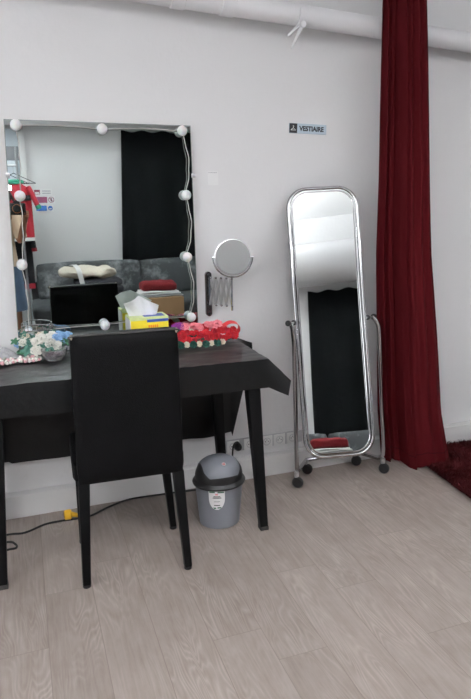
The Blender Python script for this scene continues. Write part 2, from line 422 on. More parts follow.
# ------------------------------------------------------------------ pipe and clamp
def pipe_c(x): return Vector((x, 2.612, 2.204 - .0495 * x - .0035 * x * x * .3))
t = thing('ceiling_pipe', 'long white painted pipe running along the top of the wall', 'pipe', (1.0, 2.612, 2.1))
bm = B(); tube(bm, [pipe_c(-2.2 + 6.4 * i / 40) for i in range(41)], .043, 24); obj('pipe_run', bm, 'pipe', t)
bm = B(); tube(bm, [pipe_c(x) for x in (.654, .657, .709, .712)], [.043, .0475, .0475, .043], 24); obj('sleeve', bm, 'pipe', t)
bm = B(); tube(bm, [pipe_c(x) for x in (.862, .865, .921, .924)], [.043, .0475, .0475, .043], 24); obj('sleeve', bm, 'pipe', t)
bm = B(); tube(bm, [pipe_c(x) for x in (2.60, 2.603, 2.66, 2.663)], [.043, .0475, .0475, .043], 24); obj('sleeve', bm, 'pipe', t)
c = pipe_c(1.213)
t2 = thing('pipe_clamp', 'small white painted clamp with two prongs hanging under the pipe', 'clamp', (c.x, c.y - .03, c.z - .13))
bm = B()
def strap(u, v):
    a = math.radians(165 + u * 100); return (c.x + (v - .5) * .024, c.y + math.cos(a) * .0475, c.z + math.sin(a) * .0475)
sheet(bm, strap, 14, 2, -.009); obj('strap', bm, 'pipe', t2)
p0 = Vector((c.x + .004, c.y - .020, c.z - .046))
def prong(a, b, w0, w1):
    bm = B(); tube(bm, [a, a.lerp(b, .15), b.lerp(a, .08), b], [w0 * .8, w0, w1, w1 * .7], 4, flat=.7); return bm
obj('prong', prong(p0 + Vector((-.004, -.006, 0)), p0 + Vector((-.062, -.014, -.048)), .014, .009), 'pipe', t2)
obj('prong', prong(p0 + Vector((.008, -.010, .002)), p0 + Vector((-.050, -.020, -.098)), .014, .008), 'pipe', t2)
bm = B(); tube(bm, [p0 + Vector((.004, -.026, 0)), p0 + Vector((.004, .004, 0))], .0125, 12); obj('bolt', bm, 'pipe', t2)

# ------------------------------------------------------------------ wall mirror and its bulbs
t = thing('wall_mirror', 'large frameless rectangular mirror standing on the table against the wall', 'mirror', (.35, 2.68, .765))
def quad(bm, q, y0, y1):
    a = [bm.verts.new((x, y0, z)) for x, z in q]; b = [bm.verts.new((x, y1, z)) for x, z in q]
    bm.faces.new(a); bm.faces.new(b[::-1])
    for i in range(4): bm.faces.new((a[i], b[i], b[(i + 1) % 4], a[(i + 1) % 4]))
q = [(-.018, 1.691), (.737, 1.687), (.7475, .765), (-.046, .765)]
bm = B(); quad(bm, q, 2.6655, 2.672); obj('glass_edge', bm, 'glassedge', t, None)
qi = [(-.0155, 1.6885), (.7345, 1.6845), (.745, .7675), (-.0435, .7675)]
bm = B(); quad(bm, qi, MIRROR, 2.6655); obj('mirror_glass', bm, 'silver', t, None)
bm = B(); quad(bm, [(-.015, 1.688), (.734, 1.684), (.744, .768), (-.043, .768)], 2.672, WALL); obj('backing_board', bm, 'cardboard', t, None)
for x, z in ((.743, 1.48), (-.022, 1.48)):
    bm = B(); box(bm, (x - .008, 2.658, z - .009), (x + .008, 2.675, z + .009), .002); obj('clip', bm, 'dullchrome', t)

t = thing('string_lights', 'string of white globe bulbs fixed around the edge of the wall mirror', 'string lights', (.35, 2.645, .83))
bulbs = [(.026, 1.668), (.357, 1.661), (.693, 1.662), (.702, 1.397), (.698, 1.129), (.707, .856), (.318, .849), (.001, .84), (-.001, 1.125), (.016, 1.399)]
for x, z in bulbs:
    bm = B(); sphere(bm, (x, 2.640, z), .0215, 20, 14); bo = obj('bulb', bm, 'bulb', t)
    bm = B(); lathe(bm, [(.014, 0), (.014, .010), (.010, .016)], (x, MIRROR - .0005, z), 16, 'Y'); obj('bulb_base', bm, 'whiteplastic', bo)
bm = B()
for (x0, z0), (x1, z1) in zip(bulbs[:6] + [bulbs[5], bulbs[6], bulbs[7], bulbs[8], bulbs[9]], bulbs[1:6] + [bulbs[6], bulbs[6], bulbs[7], bulbs[8], bulbs[9], bulbs[0]]):
    L = math.hypot(x1 - x0, z1 - z0)
    if L < .01: continue
    sag = .022 if abs(x1 - x0) < .1 else 0
    pts = []
    for k in range(13):
        u = k / 12; w = math.sin(u * PI)
        pts.append((x0 + (x1 - x0) * u + sag * w * (1 if x0 > .3 else .35) + .002 * math.sin(u * 19), 2.656 - .012 * w, z0 + (z1 - z0) * u + (.006 * w if abs(x1 - x0) > .2 else 0)))
    tube(bm, pts, .0022, 6)
obj('wire', bm, 'wire', t)

# ------------------------------------------------------------------ VESTIAIRE sign
t = thing('door_sign', 'small silver blue wall sign reading VESTIAIRE', 'sign', (1.306, WALL, 1.668))
rot = Matrix.Translation((1.211, 2.688, 1.714)) @ Matrix.Rotation(math.radians(1.3), 4, 'Y')
bm = B(); box(bm, (0, -.003, -.0435), (.190, .002, 0), .001, 1, rot); obj('sign_plate', bm, 'alu', t)
bm = B(); box(bm, (.001, -.0038, -.0425), (.040, -.0028, -.001), .0004, 1, rot); bp = obj('pictogram_panel', bm, 'black', t)
bm = B()
tube(bm, [rot @ Vector(p) for p in ((.008, -.0042, -.030), (.020, -.0042, -.020), (.032, -.0042, -.030), (.008, -.0042, -.030))], .0013, 6)
tube(bm, [rot @ Vector(p) for p in ((.020, -.0042, -.020), (.020, -.0042, -.0165), (.0225, -.0042, -.0135), (.020, -.0042, -.011), (.0178, -.0042, -.0125))], .0011, 6)
obj('hanger_pictogram', bm, 'whiteplastic', bp)
tm = rot @ Matrix.Translation((.047, -.0034, -.0315)) @ Matrix.Rotation(PI / 2, 4, 'X') @ Matrix.Diagonal((.86, 1, 1, 1))
tm = rot @ Matrix.Translation((.050, -.0034, -.0325)) @ Matrix.Rotation(PI / 2, 4, 'X')
bm = text_bm('VESTIAIRE', 1.0, Matrix.Identity(4), .02)
xs = [v.co.x for v in bm.verts]; ys = [v.co.y for v in bm.verts]
bmesh.ops.transform(bm, verts=bm.verts, matrix=tm @ Matrix.Diagonal((.126 / (max(xs) - min(xs)), .0225 / (max(ys) - min(ys)), .02, 1)) @ Matrix.Translation((-min(xs), -min(ys), 0)))
obj('lettering', bm, 'black', t, None)

# paper label (its square code left blank)
t = thing('wall_label', 'small square white paper label stuck on the wall beside the mirror', 'label', (.841, WALL, 1.441))
bm = B(); box(bm, (.817, 2.6885, 1.440), (.865, 2.6897, 1.500), .0002, 1); obj('paper', bm, 'paper', t)
bm = B()
x = .820
while x < .860:
    w = random.uniform(.003, .008); box(bm, (x, 2.6881, 1.4925), (min(x + w, .862), 2.6886, 1.4955)); x += w + .002
obj('caption_line', bm, 'greyprint', t, None)

# ------------------------------------------------------------------ extending shaving mirror
t = thing('shaving_mirror', 'round chrome magnifying mirror on a folded scissor arm fixed to the wall', 'mirror', (.805, WALL, .846))
bm = B()
pr = []
for k in range(24):
    a = 2 * PI * k / 24; zc = 1.040 if math.sin(a) >= 0 else .863
    pr.append((.805 + .0155 * math.cos(a), zc + .0155 * math.sin(a)))
loft(bm, [[(x, 2.6895, z) for x, z in pr], [(x, 2.678, z) for x, z in pr], [(.805 + (x - .805) * .8, 2.674, z) for x, z in pr]])
wb = obj('wall_bracket', bm, 'darkchrome', t)
for z in (1.043, .86):
    bm = B(); lathe(bm, [(.0055, 0), (.0055, .003), (.003, .005)], (.805, 2.674, z), 12, 'Y'); obj('screw', bm, 'blackplastic', wb)
bm = B(); tube(bm, [(.805, 2.664, .90), (.805, 2.664, 1.03)], .005, 10); tube(bm, [(.805, 2.676, .905), (.805, 2.664, .905)], .004, 8); tube(bm, [(.805, 2.676, 1.025), (.805, 2.664, 1.025)], .004, 8); obj('hinge_rod', bm, 'chrome', t)
# scissor links, folded, running out from the wall towards the right and the room
a0 = Vector((.808, 2.662, 0)); a1 = Vector((.884, 2.585, 0)); NS = 4
for k in range(NS):
    p = a0.lerp(a1, k / NS); r = a0.lerp(a1, (k + 1) / NS)
    for d, (z0, z1) in enumerate(((.905, 1.03), (1.03, .905))):
        off = Vector((.003, .003, 0)) * (1 if d else -1)
        bm = B(); tube(bm, [Vector((p.x, p.y, z0)) + off, Vector((r.x, r.y, z1)) + off], .0058, 10); obj('scissor_link', bm, 'dullchrome', t)
for k in range(NS + 1):
    p = a0.lerp(a1, k / NS)
    for z in (.905, 1.03):
        bm = B(); sphere(bm, (p.x, p.y - .008, z), .0055, 10, 8); obj('rivet', bm, 'chrome', t)
px, py = .885, 2.58
bm = B(); tube(bm, [(px, py, .884), (px, py, 1.052)], .0045, 10); obj('post', bm, 'chrome', t)
cm = Vector((.886, 2.565, 1.127))
rm = Matrix.Rotation(math.radians(-11), 4, 'Z') @ Matrix.Rotation(math.radians(-4), 4, 'X')
bm = B(); tube(bm, [cm + rm @ Vector((.0885 * math.cos(a), 0, .0885 * math.sin(a))) for a in [math.radians(180 + 180 * k / 24) for k in range(25)]], .0036, 8)
tube(bm, [cm + rm @ Vector((0, 0, -.0885)), Vector((px, py, 1.045))], .0045, 8); obj('yoke', bm, 'chrome', t)
bm = B(); lathe(bm, [(.078, -.007), (.082, -.005), (.083, 0), (.082, .005), (.078, .007)], cm, 48, 'Y', mtx=rm); rim = obj('mirror_rim', bm, 'dullchrome', t)
bm = B(); lathe(bm, [(.077, .0068), (.0768, .0078)], cm, 48, 'Y', mtx=rm); obj('mirror_glass', bm, 'silvergrey', rim, None)
for s in (-1, 1):
    bm = B(); q0 = cm + rm @ Vector((s * .081, 0, 0)); q1 = cm + rm @ Vector((s * .094, 0, 0)); tube(bm, [q0, q1], .005, 10); obj('pivot_screw', bm, 'chrome', t)

# ------------------------------------------------------------------ socket trunking, plug, small box
t = thing('socket_strip', 'grey strip of wall sockets above the skirting behind the table leg', 'sockets', (1.07, WALL, .142))
bm = B(); box(bm, (.868, 2.676, .150), (1.292, WALL, .212), .003); obj('trunking', bm, 'socketgrey', t)
for x in (.912, 1.002, 1.092, 1.162, 1.235):
    bm = B(); box(bm, (x - .032, 2.672, .152), (x + .032, 2.677, .210), .002); so = obj('socket_plate', bm, 'whiteplastic', t)
    bm = B(); lathe(bm, [(.020, 0), (.020, .0015), (.0175, .0015), (.0165, -.003)], (x, 2.672, .181), 28, 'Y'); obj('socket_ring', bm, 'socketgrey', so)
    bm = B(); lathe(bm, [(.0165, .0002), (.0160, .0005)], (x, 2.672, .181), 28, 'Y')
    obj('socket_face', bm, 'whiteplastic', so)
    bm = B()
    for dx, dz, rr in ((-.0085, 0, .0028), (.0085, 0, .0028), (0, .0085, .0026)): lathe(bm, [(rr, .0005), (rr, .0013)], (x + dx, 2.672, .181 + dz), 10, 'Y')
    obj('socket_holes', bm, 'darkhole', so)
t = thing('power_plug', 'black plug with cord pushed into the wall socket behind the bin', 'plug', (.938, 2.66, .16))
bm = B(); lathe(bm, [(.019, 0), (.020, .012), (.018, .026), (.012, .036), (.006, .040)], (.930, 2.6705, .182), 20, 'Y'); obj('plug_body', bm, 'blackplastic', t)
bm = B(); tube(bm, smooth_path([(.930, 2.632, .182), (.928, 2.618, .20), (.915, 2.615, .225), (.895, 2.615, .215), (.887, 2.615, .165), (.885, 2.60, .09), (.88, 2.57, .02), (.85, 2.52, .006), (.80, 2.49, .006)]), .0042, 8); obj('cord', bm, 'cable', t)
bm = B(); box(bm, (.790, 2.655, .775), (.835, WALL + .002, .822), .004); single('adapter_box', bm, 'whiteplastic', 'small white plastic box on the wall behind the red flower crown', 'box')

# ------------------------------------------------------------------ table
t = thing('dressing_table', 'black table with splayed tapering legs under the black vinyl cloth', 'table', (.25, 2.40, 0))
bm = B(); box(bm, (-.40, 2.172, .722), (.888, 2.628, .748), .004); obj('tabletop', bm, 'blackleg', t)
bm = B()
box(bm, (-.37, 2.20, .655), (.855, 2.222, .722), .002); box(bm, (-.37, 2.578, .655), (.855, 2.60, .722), .002)
box(bm, (-.37, 2.222, .655), (-.348, 2.578, .722), .002); box(bm, (.833, 2.222, .655), (.855, 2.578, .722), .002)
obj('apron', bm, 'blackleg', t)
for x0, x1, y0, y1 in ((.832, .874, 2.210, 2.182), (.785, .826, 2.56, 2.58), (-.135, -.172, 2.216, 2.135), (-.145, -.187, 2.575, 2.59)):
    bm = B(); taper(bm, (x0, y0, .722), (x1, y1, .012), .056, .034); lg = obj('leg', bm, 'blackleg', t)
    bm = B(); taper(bm, (x1, y1, .018), (x1 + .0005, y1, 0), .036, .037, .002); obj('foot_cap', bm, 'chipped', lg)

# tablecloth: top, front overhang, flaring right corner, long drop behind
bm = B()
X0, X1, Y0, Y1, ZT = -.42, .892, 2.164, 2.640, .7535
def wr(x, y): return .0030 * nz(x * 7 + y * 4, y * 13, 1) + .0014 * nz(x * 25, y * 30, 3) - .0012 * (1 - abs(nz(x * 5, y * 11, 8))) ** 14
V = {}
nx, ny = 96, 34
fr = [(-.001, -.008), (-.003, -.03), (-.0045, -.06), (-.006, -.09), (-.004, -.118)]
grid = []
for i in range(nx + 1):
    x = X0 + (X1 - X0) * i / nx; col = []
    hem = 1 + .05 * nz(x * 4, 7)
    for dy, dz in reversed(fr):
        col.append((x, Y0 + dy + .006 * nz(x * 7, dz * 8, 2) * min(1, -dz * 14), ZT + dz * hem))
    for j in range(ny + 1):
        y = Y0 + (Y1 - Y0) * j / ny; col.append((x, y, ZT + wr(x, y) + .001))
    for k in range(1, 15):
        dz = -.50 * k / 14
        bot = 1.0 + .03 * nz(x * 6, 3)
        if x < -.12: bot *= .98
        col.append((x, Y1 + .004 + .006 * nz(x * 8, dz * 3, 5) * min(1, k / 4), ZT + dz * .975 * bot))
    grid.append(col)
# right flare
nf = 9
top_n = len(fr)
for m_ in range(1, nf + 1):
    s = m_ / nf; col = []
    for idx, p in enumerate(grid[nx]):
        x, y, z = p
        if idx < top_n:                       # front panel carries on as a gusset
            f = idx / (top_n - 1)
            dst = Vector((.978 + .012 * f, Y0 - .006 + .006 * f, .592 + .056 * f)); q = Vector(p).lerp(dst, s)
            q.y += -.006 * math.sin(s * PI) * (1 - f)
        elif idx <= top_n + ny:               # side overhang slopes down and out
            f = (idx - top_n) / ny
            fl = max(0, 1 - f / .26) ** 1.3 + max(0, (f - .70) / .30) ** 1.4
            dst = Vector((X1 + .006 + .094 * fl - .010 * math.sin(f * 21) * (1 - min(1, fl)), Y0 + (Y1 - Y0 - .03) * f, .640 + .012 * min(1, fl) * (f < .5) + .078 * (max(0, f - .7) / .3) ** 1.2)); q = Vector(p).lerp(dst, s)
            q.z += .010 * math.sin(s * PI) * (1 - min(1, fl)) + .002 * nz(f * 9, s * 3)
        else:                                 # corner of the long rear drop
            k = (idx - top_n - ny) / 14
            dst = Vector((1.002 - .105 * k, Y1 - .03 + .03 * k, .716 - .466 * k)); q = Vector(p).lerp(dst, s)
        col.append(tuple(q))
    grid.append(col)
Vg = [[bm.verts.new(p) for p in c] for c in grid]
for i in range(len(Vg) - 1):
    for j in range(len(Vg[0]) - 1): bm.faces.new((Vg[i][j], Vg[i + 1][j], Vg[i + 1][j + 1], Vg[i][j + 1]))
bmesh.ops.recalc_face_normals(bm, faces=bm.faces)
r = bmesh.ops.solidify(bm, geom=bm.faces[:], thickness=.0012)
single('tablecloth', bm, 'cloth', 'shiny black vinyl tablecloth draped over the dressing table', 'tablecloth', smooth=60)

# ------------------------------------------------------------------ chair
rot = Matrix.Translation((.303, 2.02, 0)) @ Matrix.Rotation(math.radians(-2.2), 4, 'Z')
t = thing('dining_chair', 'high-backed black leatherette chair pushed up to the dressing table', 'chair', (.303, 2.10, 0))
def rbox(bm, lo, hi, bev, seg=3, bulge=0.0, lean=0.0, widen=0.0):
    vs = box(bm, lo, hi, 0)
    bmesh.ops.subdivide_edges(bm, edges=list({e for v in vs for e in v.link_edges}), cuts=10, use_grid_fill=True)
    c = [(lo[i] + hi[i]) / 2 for i in range(3)]; h = [(hi[i] - lo[i]) / 2 for i in range(3)]
    for v in bm.verts:
        p = [v.co[i] - c[i] for i in range(3)]
        # round the box
        q = [max(-h[i] + bev, min(h[i] - bev, p[i])) for i in range(3)]
        d = Vector([p[i] - q[i] for i in range(3)])
        if d.length > 1e-9: d = d.normalized() * bev
        w = Vector([q[i] + d[i] for i in range(3)])
        a = (p[0] / h[0], p[1] / h[1], p[2] / h[2])
        k = min(range(3), key=lambda i: h[i])
        oth = [i for i in range(3) if i != k]
        w[k] += bulge * math.copysign(1, p[k]) * (1 - a[oth[0]] ** 2) * (1 - a[oth[1]] ** 2) if abs(p[k]) > h[k] * .9 else 0
        v.co = Vector(c) + w
        f = (v.co.z - lo[2]) / (hi[2] - lo[2])
        v.co.y -= lean * f
        v.co.x = c[0] + (v.co.x - c[0]) * (1 + widen * (1 - f))
    bmesh.ops.transform(bm, matrix=rot, verts=bm.verts)
bm = B(); rbox(bm, (-.180, -.020, .408), (.180, .028, .948), .012, bulge=.005, lean=.022, widen=.045); bk = obj('backrest', bm, 'leather', t, 50)
bm = B()
y_, z_ = -.041, .9445
pts = [rot @ Vector(p) for p in ((-.177, y_ + .004, z_ - .012), (-.168, y_ + .001, z_), (0, y_ - .001, z_ + .001), (.168, y_ + .001, z_), (.177, y_ + .004, z_ - .012))]
tube(bm, smooth_path(pts), .003, 8); obj('top_piping', bm, 'piping', bk)
for s in (-1, 1):
    bm = B(); p = rot @ Vector((s * .1745, -.036, .940)); sphere(bm, p, .0055, 10, 8, (1, .8, 1.6)); obj('worn_corner', bm, 'worn', bk)
bm = B(); rbox(bm, (-.203, .026, .392), (.203, .385, .475), .024, bulge=.006); obj('seat', bm, 'leather', t, 50)
for (x0, y0, x1, y1, w0, w1) in ((-.168, .006, -.185, .004, .040, .029), (.168, .006, .193, .002, .040, .029), (-.170, .335, -.180, .318, .038, .027), (.170, .335, .198, .312, .038, .027)):
    bm = B()
    a = rot @ Vector((x0, y0, .415)); b = rot @ Vector((x1, y1, .010))
    taper(bm, a, b, w0, w1, .006); lg = obj('leg', bm, 'blackleg', t)
    bm = B(); lathe(bm, [(.0145, 0), (.0155, .004), (.0150, .012)], (b.x, b.y, 0), 16); obj('foot_cap', bm, 'blackplastic', lg)

# ------------------------------------------------------------------ swing bin
bx, by = .722, 2.318
t = thing('swing_bin', 'small grey waste bin with black rim and swing lid under the table', 'bin', (bx, by, 0))
bm = B(); lathe(bm, [(.083, 0), (.088, .003), (.091, .03), (.104, .185), (.105, .195)], (bx, by, 0), 48, sx=1.0, sy=.92); obj('body', bm, 'greyplastic', t)
bm = B(); lathe(bm, [(.104, .188), (.114, .189), (.116, .196), (.112, .203), (.107, .207), (.105, .210)], (bx, by, 0), 48, sy=.92); obj('rim', bm, 'blackplastic', t)
# dome: side shells black, swinging flap grey
def dome(a, hgt, r): return None
bm = B()
R0, HZ = .106, .096
def dome_pt(u, v, k=1.0):
    th = (u - .5) * PI; ph = v * PI          # barrel vault running left to right with rounded ends
    x = math.sin(th); rr = math.cos(th)
    return (bx + R0 * k * x, by - .92 * R0 * k * rr * math.cos(ph), .210 + HZ * k * (rr ** .8) * math.sin(ph))
sheet(bm, lambda u, v: dome_pt(u, v, .985), 28, 24)
obj('lid_dome', bm, 'blackplastic', t, 60)
bm = B()
def flap_pt(u, v):
    # rounded tongue on the front and over the top
    v_ = .11 + .80 * v
    w = .54 * (1 - max(0, (.30 - v_) / .30) ** 2.2 * .75)
    uu = .5 + (u - .5) * w
    return dome_pt(uu, v_, 1.012)
sheet(bm, flap_pt, 22, 26, .004)
fl_ = obj('swing_flap', bm, 'greyplastic', t, 60)
bm = B()
p = Vector(dome_pt(.515, .30, 1.02)); nrm = (p - Vector((bx, by, .20))).normalized()
mt = Matrix.Translation(p) @ nrm.to_track_quat('Z', 'Y').to_matrix().to_4x4()
lathe(bm, [(.0085, 0), (.0085, .0008)], (0, 0, 0), 20, mtx=mt); st = obj('round_sticker', bm, 'whiteplastic', fl_)
bm = B()
for a in range(3):
    a0_ = math.radians(20 + a * 120); pts = [mt @ Vector((.0048 * math.cos(a0_ + k * .3), .0048 * math.sin(a0_ + k * .3), .0012)) for k in range(5)]; tube(bm, pts, .0014, 6)
tube(bm, [mt @ Vector((-.004, -.003, .0012)), mt @ Vector((.004, .003, .0012))], .0012, 6)
obj('round_sticker_print', bm, 'red flower', fl_)
# shield shaped paper label on the body
def bodyp(ang, z, k=0.0):
    r = .091 + (.104 - .091) * (z - .03) / .155 + .0012 + k
    return (bx + r * math.cos(ang), by + .92 * r * math.sin(ang), z)
A0 = math.radians(-112)
bm = B()
def lab(u, v, k=0.0):
    half = .34 * (1 if v < .45 else math.sqrt(max(0.02, 1 - ((v - .45) / .56) ** 2)))
    return bodyp(A0 + (u - .5) * 2 * half,   .186 - .088 * v, k)
sheet(bm, lambda u, v: lab(u, v), 12, 14); lb = obj('label', bm, 'paper', t)
bm = B()
for v, u0, u1, th_ in ((.27, .30, .72, .03), (.34, .25, .78, .03), (.55, .32, .70, .015), (.74, .28, .74, .03)):
    sheet(bm, lambda u, w: lab(u0 + (u1 - u0) * u, v + th_ * w * 1.4, .0005), 6, 1)
obj('label_text', bm, 'black', lb, None)
bm = B()
for u0, v, w_ in ((.05, .02, .35), (.55, .03, .4), (.1, .88, .3), (.55, .86, .4)):
    sheet(bm, lambda u, w: lab(u0 + w_ * u, v + .07 * w, .0005), 5, 1)
obj('label_leaves', bm, 'green leaf', lb, None)
bm = B(); sheet(bm, lambda u, w: lab(.42 + .16 * u, .14 + .07 * w, .0005), 4, 1); obj('label_mark', bm, 'pink flower', lb, None)

# ------------------------------------------------------------------ floor cable and yellow connector
bm = B(); tube(bm, smooth_path([(-.62, 2.40, .005), (-.40, 2.50, .005), (-.168, 2.511, .005), (-.092, 2.503, .005), (-.008, 2.545, .005), (.065, 2.548, .006), (.13, 2.545, .006), (.185, 2.549, .005), (.283, 2.608, .005), (.383, 2.645, .005), (.526, 2.640, .005), (.68, 2.628, .005), (.80, 2.62, .005), (.88, 2.63, .005)]), .0045, 8)
tube(bm, smooth_path([(-.62, 2.36, .005), (-.35, 2.45, .005), (-.171, 2.452, .005), (-.130, 2.420, .005), (-.128, 2.390, .005), (-.166, 2.386, .005), (-.30, 2.36, .005)]), .0045, 8)
single('floor_cable', bm, 'cable', 'black electric cable lying on the floor along the skirting', 'cable')
t = thing('cable_connector', 'yellow plastic cable connector on the floor behind the chair leg', 'connector', (.105, 2.565, 0))
bm = B()
lathe(bm, [(.016, -.014), (.0225, -.010), (.0235, .012), (.018, .018)], (.090, 2.560, .024), 20, 'X'); obj('connector_body', bm, 'yellowplug', t)
bm = B(); tube(bm, [(.106, 2.560, .024), (.126, 2.558, .018), (.150, 2.549, .009)], [.012, .010, .006], 14); obj('plug_sleeve', bm, 'yellowplug', t)
bm = B(); lathe(bm, [(.015, 0), (.014, -.0008)], (.0757, 2.560, .024), 16, 'X'); obj('socket_opening', bm, 'cardboard', t)

# ------------------------------------------------------------------ standing mirror
C0 = Vector((1.326, 2.459, .817)); psi, phi, MW, MH, rho = -.255, .2345, .340, 1.26, .040
Xa = Vector((math.cos(psi), math.sin(psi), 0)); Nn = Vector((math.sin(psi) * math.cos(phi), -math.cos(psi) * math.cos(phi), math.sin(phi)))
Ya = Nn.cross(Xa)
Xa, Ya = Xa * math.cos(rho) + Ya * math.sin(rho), Ya * math.cos(rho) - Xa * math.sin(rho)
def mp_(x, y, z=0.0): return C0 + Xa * x + Ya * y + Nn * z
def rrect(w, h, r, n=10):
    out = []
    for cx, cy, a0 in ((w / 2 - r, h / 2 - r, 0), (-w / 2 + r, h / 2 - r, 90), (-w / 2 + r, -h / 2 + r, 180), (w / 2 - r, -h / 2 + r, 270)):
        for k in range(n + 1):
            a = math.radians(a0 + 90 * k / n); out.append((cx + r * math.cos(a), cy + r * math.sin(a)))
    return out
def dens(pts, m=8):
    out = []
    for i in range(len(pts)):
        a, b = Vector(pts[i]), Vector(pts[(i + 1) % len(pts)])
        k = max(1, int((b - a).length / .06))
        for j in range(k): out.append(tuple(a.lerp(b, j / k)))
    return out
t = thing('standing_mirror', 'tall tilting mirror with rounded chrome frame on a wheeled chrome stand', 'mirror', (1.40, 2.52, 0))
bm = B(); tube(bm, [mp_(x, y) for x, y in dens(rrect(MW - .018, MH - .018, .088))], .009, 12, True); fr_ = obj('frame', bm, 'chrome', t)
bm = B(); tube(bm, [mp_(x, y, .003) for x, y in dens(rrect(MW - .048, MH - .048, .076))], .0045, 10, True); obj('inner_rim', bm, 'chrome', fr_)
GW, GH, GR, BOW = MW - .034, MH - .034, .081, 16.0
def half_w(y):
    e = max(0, abs(y) - (GH / 2 - GR)); return GW / 2 - GR + math.sqrt(max(0, GR * GR - e * e))
def glass_pt(u, v):
    v = .5 - .5 * math.cos(v * PI); y = (v - .5) * GH * .9999
    return mp_((u - .5) * 2 * half_w(y), y, y * y / (2 * BOW) - .0055)
bm = B(); sheet(bm, glass_pt, 6, 60, .002); obj('mirror_glass', bm, 'clearsilver', t, 60)
bm = B(); loft(bm, [[mp_(x, y, -.0085) for x, y in rrect(MW - .03, MH - .03, .084)], [mp_(x, y, -.0125) for x, y in rrect(MW - .03, MH - .03, .084)]]); obj('back_panel', bm, 'blackplastic', t)
FL, FR_, RL, RR_ = Vector((1.174, 2.490, 0)), Vector((1.655, 2.478, 0)), Vector((1.285, 2.612, 0)), Vector((1.572, 2.612, 0))
UP = Vector((0, 0, 1))
sides = ((-1, FL, RL, [(1.120, 2.462, .828), (1.129, 2.458, .806), (1.134, 2.456, .770), (1.140, 2.457, .70)]), (1, FR_, RR_, [(1.548, 2.462, .826), (1.566, 2.457, .806), (1.580, 2.455, .770), (1.588, 2.456, .70)]))
for s, F, Rr, top in sides:
    bm = B(); bt = F + UP * .075
    pts = smooth_path([Vector(p) for p in top] + [Vector(top[-1]).lerp(bt + UP * .06, .5), bt + UP * .06, bt + (Rr - F).normalized() * .02 + UP * .006, bt + (Rr - F) * .4, Rr + UP * .075], 8)
    tube(bm, pts, .0105, 12); obj('side_post', bm, 'chrome', t)
    piv = mp_(s * MW / 2, .01); kn = Vector(top[0])
    bm = B(); tube(bm, [piv - (kn - piv) * .1, kn + (kn - piv).normalized() * .012], .005, 8); obj('pivot_bolt', bm, 'dullchrome', t)
    dk = (kn - piv).normalized()
    bm = B(); tube(bm, [kn + dk * .010, kn + dk * .014, kn + dk * .026, kn + dk * .031], [.008, .0135, .0135, .009], 14); obj('knob', bm, 'blackplastic', t)
    bm = B(); tube(bm, [piv + dk * .002, piv + dk * .004, piv + dk * .014, piv + dk * .016], [.008, .012, .012, .008], 14); obj('washer', bm, 'blackplastic', t)
bm = B(); tube(bm, [RL + UP * .075, RR_ + UP * .075], .0095, 12); obj('cross_bar', bm, 'chrome', t)
for F in (FL, FR_, RL, RR_):
    bm = B(); lathe(bm, [(.010, .080), (.0115, .074), (.0115, .056), (.009, .050)], F, 16); cf = obj('caster', bm, 'dullchrome', t)
    bm = B(); ax = F + Vector((.003, -.008, .0275))
    lathe(bm, [(.008, -.014), (.022, -.013), (.0265, -.008), (.0275, 0), (.0265, .008), (.022, .013), (.008, .014)], ax, 24, 'Y', mtx=Matrix.Identity(4)); bmesh.ops.rotate(bm, cent=ax, matrix=Matrix.Rotation(math.radians(-35), 3, 'Z'), verts=bm.verts); obj('wheel', bm, 'blackplastic', cf)

# ------------------------------------------------------------------ curtain
def lerpt(tab, z):
    for (z0, v0), (z1, v1) in zip(tab, tab[1:]):
        if z0 <= z <= z1: return v0 + (v1 - v0) * (z - z0) / (z1 - z0)
    return tab[0][1] if z < tab[0][0] else tab[-1][1]
LX = [(0, 1.690), (.3, 1.655), (.7, 1.630), (1.1, 1.606), (1.45, 1.602), (2.2, 1.582), (3, 1.566)]
RX = [(0, 2.035), (.05, 2.032), (.3, 1.965), (.7, 1.914), (1.1, 1.858), (1.45, 1.824), (2.2, 1.750), (3, 1.722)]
def cur(u, v):
    z = .016 + (CEIL - .045 - .016) * v
    lx, rx = lerpt(LX, z), lerpt(RX, z)
    g = 1 - .0 * v
    # folds: narrow ones on the left, broad panel on the right
    uu = u
    broad = max(0, min(1, (uu - .40) / .07)); broad = broad * broad * (3 - 2 * broad)
    fold = .017 * math.sin(uu * 2 * PI * 6.8 + .4 * math.sin(z * 1.3)) * (1 - broad) + .006 * math.sin(uu * 2 * PI * 17 + z) * (1 - broad)
    fold += broad * (-.022 * math.sin(PI * (uu - .40) / .60) + (.004 + .012 * v) * math.sin(uu * 2 * PI * 5.2 + 1 + .3 * z))
    fold += .008 * nz(uu * 6, z * 1.2, 4)
    step = .045 if u < .30 else 0.0
    sm_ = max(0, min(1, (u - .28) / .07)); sm_ = sm_ * sm_ * (3 - 2 * sm_)
    yb = 2.535 * (1 - sm_) + 2.450 * sm_ - .012 * u
    yb = yb * (1 - .35 * v) + 2.49 * .35 * v
    hemlift = .014 * (1 - sm_) + .006 * math.sin(u * 13)
    pin = (1 - .45 * max(0, (v - .8) / .2))
    x = lx + (rx - lx) * (u + .010 * math.sin(u * 2 * PI * 6.8 + 1.2) * (1 - broad))
    return (x, yb + fold * pin, z + hemlift * (1 - v))
bm = B(); sheet(bm, cur, 150, 60, .003)
t = thing('curtain', 'long dark red curtain gathered beside the standing mirror', 'curtain', (1.78, 2.50, .01))
obj('drape', bm, 'curtain', t, 60)
bm = B()
def hem(v0): return lambda u, w: tuple(Vector(cur(u, v0 + .0012 * w)) + Vector((0, -.0022, 0)))
sheet(bm, hem(.026), 150, 1, .001); obj('hem_seam', bm, 'rug', t, 60)
